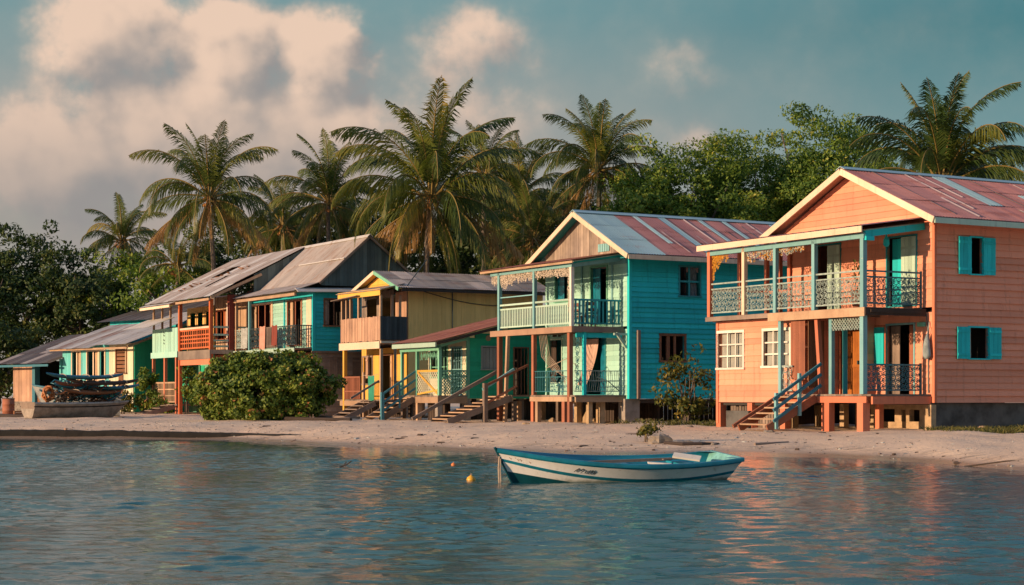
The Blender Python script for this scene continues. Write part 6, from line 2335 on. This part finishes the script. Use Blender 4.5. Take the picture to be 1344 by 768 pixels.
LB = [('leafy tree with rounded crown right behind the ridge of the teal house', 905, 272, 96, 3.9, 3.6, 51, 190, 160, .2, 'tree_leaf'),
      ('leafy tree with the highest ragged top, left of the dark palm', 1082, 252, 97, 3.1, 4.3, 52, 150, 160, .2, 'tree_leaf'),
      ('leafy tree between the rounded crown and the ragged top', 985, 278, 99, 3.6, 3.6, 53, 180, 160, .2, 'tree_leaf'),
      ('smaller leafy tree beside the palm behind the teal house', 850, 298, 94, 2.3, 2.6, 54, 100, 150, .2, 'tree_leaf'),
      ('leafy tree filling the gap behind the salmon house gable', 1130, 280, 94, 3.0, 3.0, 55, 120, 150, .2, 'tree_leaf'),
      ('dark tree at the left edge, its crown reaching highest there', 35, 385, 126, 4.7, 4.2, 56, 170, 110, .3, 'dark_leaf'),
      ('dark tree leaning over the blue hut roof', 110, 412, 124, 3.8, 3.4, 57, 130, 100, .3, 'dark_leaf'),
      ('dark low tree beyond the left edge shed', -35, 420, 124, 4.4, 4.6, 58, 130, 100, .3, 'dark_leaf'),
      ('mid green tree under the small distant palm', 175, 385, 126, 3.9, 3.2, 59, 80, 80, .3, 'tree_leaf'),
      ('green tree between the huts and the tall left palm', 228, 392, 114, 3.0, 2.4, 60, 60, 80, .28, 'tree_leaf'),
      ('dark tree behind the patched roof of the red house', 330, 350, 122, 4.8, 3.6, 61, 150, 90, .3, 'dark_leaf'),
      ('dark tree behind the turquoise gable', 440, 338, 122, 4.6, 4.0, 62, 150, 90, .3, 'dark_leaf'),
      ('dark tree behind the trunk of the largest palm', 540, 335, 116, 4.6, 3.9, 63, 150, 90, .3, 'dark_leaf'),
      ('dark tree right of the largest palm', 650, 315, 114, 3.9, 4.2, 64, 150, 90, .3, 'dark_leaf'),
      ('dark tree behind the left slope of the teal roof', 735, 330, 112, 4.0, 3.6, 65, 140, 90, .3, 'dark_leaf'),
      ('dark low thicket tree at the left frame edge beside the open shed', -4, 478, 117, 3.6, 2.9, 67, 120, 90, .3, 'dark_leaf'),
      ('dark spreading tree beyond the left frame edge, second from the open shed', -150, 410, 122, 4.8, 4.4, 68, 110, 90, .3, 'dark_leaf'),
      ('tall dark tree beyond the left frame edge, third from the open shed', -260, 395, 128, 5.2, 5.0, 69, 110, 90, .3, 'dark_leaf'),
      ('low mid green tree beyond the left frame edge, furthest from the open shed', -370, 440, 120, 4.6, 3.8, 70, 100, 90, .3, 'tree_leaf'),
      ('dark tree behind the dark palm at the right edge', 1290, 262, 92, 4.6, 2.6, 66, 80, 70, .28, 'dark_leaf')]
for (lab, px, py, d, rx, rz, sd_, n, per, lf, mm) in LB:
    broadleaf(lab, px, py, d, rx, rz, sd_, n, per, lf, mm)

# big bush before the turquoise house
bxx, byy = -10.55, 73.5
shrub('sea_grape_bush', 'big rounded green bush on the sand before the turquoise house', 'bush', bxx, byy, (2.9, 1.6, 1.72), 1.72, 520, 130, .155, .36, 'bush_leaf', 71, 9, bottom=-.95, lobes=.19, aspect=.62)
shrub('leafy_shrub', 'thin yellowish shrub growing between the teal and salmon houses', 'bush', 6.15, 61.5, (.95, .7, 1.35), 1.75, 58, 34, .15, .27, 'shrub_leaf', 72, 8, bottom=-1, lobes=.35, aspect=.55)
shrub('garden_plant', 'upright green plant against the green hut wall', 'plant', -20.4, 98.6, (.8, .5, 1.2), 1.8, 34, 34, .26, .3, 'bush_leaf', 73, 5, group='plants by the huts')
shrub('garden_plant', 'low yellow green plant before the cream hut wall', 'plant', -21.9, 98.4, (.9, .5, .5), 1.1, 22, 30, .24, .26, 'shrub_leaf', 74, 4, group='plants by the huts')
shrub('garden_plant', 'dark weedy plant by the steps of the mint house', 'plant', -19.4, 97.2, (.7, .5, .5), 1.0, 20, 30, .2, .26, 'bush_leaf', 75, 4, group='plants by the huts')
shrub('climbing_vine', 'green vine climbing the left post of the red house', 'vine', -17.7, 95.3, (.4, .3, 1.1), 2.2, 26, 28, .2, .28, 'bush_leaf', 76, 4)
shrub('beach_weed', 'small green weed growing beside the rock on the sand', 'plant', 3.72, 47.6, (.4, .28, .13), .57, 22, 26, .09, .11, 'shrub_leaf', 77, 3)

# grass at the right
def grass(name, spots, n, h, seed):
    rg = np.random.default_rng(seed)
    mb = MB()
    for (cx_, cy_, rx_, ry_) in spots:
        for _ in range(int(n * rx_ * ry_)):
            a, q = rg.uniform(0, 6.28), rg.uniform() ** .5
            x, y = cx_ + rx_ * q * math.cos(a), cy_ + ry_ * q * math.sin(a)
            if mnoise.noise(Vector((x * 1.1, y * 1.1, 3))) < -.12: continue
            z = gz(x, y) - .01
            hh = h * rg.uniform(.4, 1.2)
            t = rg.uniform(0, 6.28)
            wx, wy = .014 * math.cos(t), .014 * math.sin(t)
            lx, ly = hh * .5 * rg.normal(), hh * .5 * rg.normal()
            k0 = len(mb.v)
            mb.v.extend(((x - wx, y - wy, z), (x + wx, y + wy, z), (x + wx * .7 + lx * .4, y + wy * .7 + ly * .4, z + hh * .65), (x + lx, y + ly, z + hh)))
            mb.f.extend(((k0, k0 + 1, k0 + 2), (k0, k0 + 2, k0 + 3)))
            mb.m.extend((0, 0))
            r_ = rg.uniform()
            mb.r.extend((r_, r_))
    return tag(mb.build(name, 'grass_blade'), kind='stuff')


grass('grass', [(14.4, 50.2, 2.1, 1.2), (14.2, 48.9, 1.2, .7), (16.4, 51.5, 2.5, 1.6), (18.5, 56, 5, 2), (13.4, 52.4, 1.1, .5)], 700, .14, 4)
grass('ground_weeds', [(6.2, 60.8, 1.5, .6), (7.4, 59.8, 1.2, .5), (4.6, 64, 1.0, .3)], 500, .2, 6)


# ================================================================== THINGS ON THE SAND
def rock(label, x, y, s, seed, sc=(1, .8, .6), mat='stone', group='rocks on the beach'):
    o = thing('beach_rock', label, 'rock', (x, y, gz(x, y)), 0, group)
    mb = MB()
    rows = []
    for i in range(8):
        a = math.pi * i / 7
        row = []
        for j in range(11):
            b_ = 2 * math.pi * j / 11
            v = Vector((math.sin(a) * math.cos(b_), math.sin(a) * math.sin(b_), math.cos(a)))
            k = s * (1 + .45 * mnoise.noise(v * 1.7 + Vector((seed, 0, 0))) + .15 * mnoise.noise(v * 5 + Vector((0, seed, 0))))
            row.append((v.x * k * sc[0], v.y * k * sc[1], v.z * k * sc[2] + gz(x, y) + s * .15))
        rows.append(row)
    mb.grid(rows, 0, .5, True)
    mb.build('stone', mat, o)


rock('rough grey rock beside the green weed on the sand', 3.98, 47.1, .34, 1)
rock('flat pale rock lying right of the rough grey rock', 4.55, 46.6, .24, 5, (1.4, .7, .3))
rock('small stone at the end of the driftwood line', 5.35, 46.4, .1, 9)
rd = random.Random(33)


def log(label, pts, r, mat='grey_wood', name='driftwood_log', group='driftwood on the beach', cat='driftwood'):
    x, y = pts[0]
    o = thing(name, label, cat, (x, y, gz(x, y)), 0, group)
    mb = MB()
    P_ = []
    for i, (a, b_) in enumerate(pts):
        P_.append((a - x, b_ - y, gz(a, b_) + r * .45 + rd.uniform(-.02, .03)))
    n = len(P_)
    mb.tube(P_, [r * (1 - .35 * i / (n - 1)) * rd.uniform(.85, 1.15) for i in range(n)], 7)
    mb.build('log_wood', mat, o)


log('crooked driftwood branch lying before the pale rock', [(4.05, 46.5), (4.5, 46.2), (5.0, 46.3), (5.5, 46.6)], .06, 'dark_wood')
log('thin driftwood stick on the sand below the salmon house stairs', [(6.4, 46.2), (6.9, 46.5), (7.4, 46.9)], .04)
log('long grey driftwood log by the yellow house steps', [(-8.3, 74.5), (-7.6, 73.5), (-6.9, 72.2), (-6.6, 71.0)], .13)
log('dark driftwood log between the bush and the yellow house', [(-9.4, 72.5), (-8.4, 71.2), (-7.4, 70.2), (-6.4, 69.6)], .12, 'dark_wood')
log('bleached plank like log beside the turquoise house corner', [(-8.4, 77.0), (-7.4, 76.4), (-6.6, 75.8)], .1, 'tan_wood')
log('long thin stick half in the water at the right edge', [(9.6, 37.6), (10.4, 36.9), (11.6, 36.4)], .022, 'dark_wood')
log('dark timber lying along the sand near the open shed', [(-25, 84.2), (-23.5, 82.8), (-21.8, 81.8)], .12, 'dark_wood')
# dark, weed-covered timber edge along the waterline on the left
se = thing('timber_edging', 'low dark weed covered timber edge along the waterline on the left', 'edging', (-18.4, 63.2, 0), 0)
mb = MB()
rows = []
for k in range(90):
    a = -22 + k * .17
    f = k / 89
    ya = float(ysh(np.array([a]))[0]) + .45 + max(0, a + 10) * .5 + .05 * mnoise.noise(Vector((a * 1.3, 0, 0)))
    t_ = (.3 + .05 * mnoise.noise(Vector((a * .9, 4, 0))) + .025 * mnoise.noise(Vector((a * 5, 2, 0)))) * (1 - .5 * f ** 3) + max(0, a + 10) * .02
    w_ = .35 * (1 - .4 * f)
    rows.append([(a + 18.4, ya - 63.2 + dy, z_) for dy, z_ in ((-.06, -.12), (-.04 + .03 * mnoise.noise(Vector((a * 4, 7, 0))), t_ * .6), (0, t_ * .95), (.06, t_), (w_ * .6, t_ + .01), (w_, t_ - .06), (w_ + .05, -.1))])
mb.grid(rows)
mb.build('timber', 'wet_weed', se)
st_ = thing('wooden_stake', 'short pale stake standing in the water edge below the skiff', 'stake', (-15.9, 62.4, -.1), 0)
one('stake_wood', 'pink_plank', st_, lambda m: (m.tube([(0, 0, -.2), (.01, 0, .36)], .06, 7), m.tube([(.22, 0, -.2), (.2, 0, .2)], .035, 6)))
# scattered debris below the houses: stones, offcuts, jars
rd = random.Random(77)
for k, (px, d, lab) in enumerate(((1010, 52, 'grey stone lying under the salmon house stairs'), (690, 62.3, 'small stone before the red post of the teal house'), (905, 57.5, 'pale stone near the thin yellowish shrub'), (1290, 52.8, 'pale flat stone at the dark footing of the salmon house'), (640, 69.5, 'brown stone under the teal house stairs'), (480, 73, 'round stone before the steps of the yellow house'))):
    rock(lab, pxy(px, d), d, rd.uniform(.1, .17), 20 + k, (1.2, .8, .5), 'coral_block' if k % 2 else 'stone')

# fine litter of shells, twigs and coral bits on the sand: nobody could count it
rg = np.random.default_rng(91)
mb = MB()
nl_ = 0
while nl_ < 1700:
    d_ = rg.uniform(.3, 1) ** 2 * 30
    x = rg.uniform(-24, 17)
    y = float(ysh(np.array([x]))[0]) + rg.exponential(5.) + .4
    if y > 92: continue
    z = float(sand_z(np.array([x]), np.array([y]))[0])
    s_ = rg.uniform(.008, .024) * (1 + (rg.uniform() < .06) * 1.4)
    a = rg.uniform(0, 6.28)
    l_ = s_ * (1 + 2.5 * (rg.uniform() < .3))
    c_, n_ = math.cos(a), math.sin(a)
    P8 = []
    for zz in (z - .01, z + s_ * rg.uniform(.4, .9)):
        for (u, v) in ((-l_, -s_), (l_, -s_ * .7), (l_ * .8, s_), (-l_ * .7, s_ * .8)):
            q = 1 if zz < z else .7
            P8.append((x + (u * c_ - v * n_) * q, y + (u * n_ + v * c_) * q, zz))
    mb.box8(P8, int(rg.choice([0, 0, 0, 1, 1, 2])))
    nl_ += 1
tag(mb.build('beach_litter', ['dark_wood', 'grey_wood', 'sheet_pale']), kind='stuff')

# small belongings on the balconies and in the yard
def chair(label, x, y, z, rz, mat):
    o = thing('chair', label, 'chair', (x, y, z), rz)
    ZB[o.name] = 0
    one('seat', mat, o, lambda m: m.box(-.22, .22, -.22, .22, .42, .46))
    one('backrest', mat, o, lambda m: (m.box(-.22, .22, .19, .22, .6, .72), m.box(-.22, -.17, .185, .225, .46, .95), m.box(.17, .22, .185, .225, .46, .95), m.box(-.22, .22, .19, .22, .82, .95)))
    for sx_ in (-.2, .2):
        for sy_ in (-.2, .2):
            one('leg', mat, o, lambda m: m.box(sx_ - .02, sx_ + .02, sy_ - .02, sy_ + .02, 0, .42))


x, y = at(B0, -.95, 1.3)
chair('dark wooden chair on the upper balcony of the teal house', x, y, 4.07, R(200), 'dark_wood')
x, y = at(B0, -.8, 2.1)
chair('brown wooden chair beside the dark chair on the teal house balcony', x, y, 4.07, R(120), 'brown_wood')
A0 = (12.77, 53)
x, y = at(A0, -2.0, 1.15)
pp = thing('potted_plant', 'small potted plant standing on the salmon house balcony beside the post', 'plant', (x, y, 4.15), 0)
ZB[pp.name] = 0
one('pot', 'red_brown_post', pp, lambda m: m.tube([(0, 0, 0), (0, 0, .1), (0, 0, .5), (0, 0, .56)], [.14, .17, .22, .23], 12), True)
rg = np.random.default_rng(14)
Cp = rg.normal(size=(140, 3)) * np.array([.17, .17, .24]) + np.array([x, y, 4.15 + .95])
leaf_obj('foliage', Cp, .13 * rg.uniform(.6, 1.3, 140), rg.uniform(0, .9, 140), 'dark_leaf', pp, .4, seed=14, outward=(Cp - np.array([x, y, 5.0])) * 2)
dr = thing('oil_drum', 'rusty red drum standing in the shade at the left edge of the beach', 'drum', (-24.6, 85.6, gz(-24.6, 85.6)), 0)
ZB[dr.name] = 0
one('drum_body', 'red_brown_post', dr, lambda m: m.tube([(0, 0, 0), (0, 0, .28), (0, 0, .29), (0, 0, .31), (0, 0, .58), (0, 0, .59), (0, 0, .61), (0, 0, .88)], [.29, .29, .305, .29, .29, .305, .29, .29], 18), True)
one('rim', 'dark_wood', dr, lambda m: m.tube([(.29 * math.cos(k * math.pi / 9), .29 * math.sin(k * math.pi / 9), .88) for k in range(19)], .018, 5))
for (lb_, x, y, sc_, mm_) in (('grey wooden crate by the plank wall of the open shed', -22.9, 86.6, 1., 'grey_wood'), ('small brown crate leaning near the pale boat bow', -23.9, 85.0, .8, 'brown_wood')):
    cr_ = thing('wooden_crate', lb_, 'crate', (x, y, gz(x, y)), R(25))
    ZB[cr_.name] = 0
    for sx_ in (-.3, .3): one('end_board', mm_, cr_, lambda m: m.box(sx_ * sc_ - .02, sx_ * sc_ + .02, -.2 * sc_, .2 * sc_, 0, .36 * sc_))
    for sy_ in (-.22, .22): one('side_slats', mm_, cr_, lambda m: [m.box(-.32 * sc_, .32 * sc_, sy_ * sc_ - .012, sy_ * sc_ + .012, (.02 + k * .12) * sc_, (.12 + k * .12) * sc_) for k in range(3)])
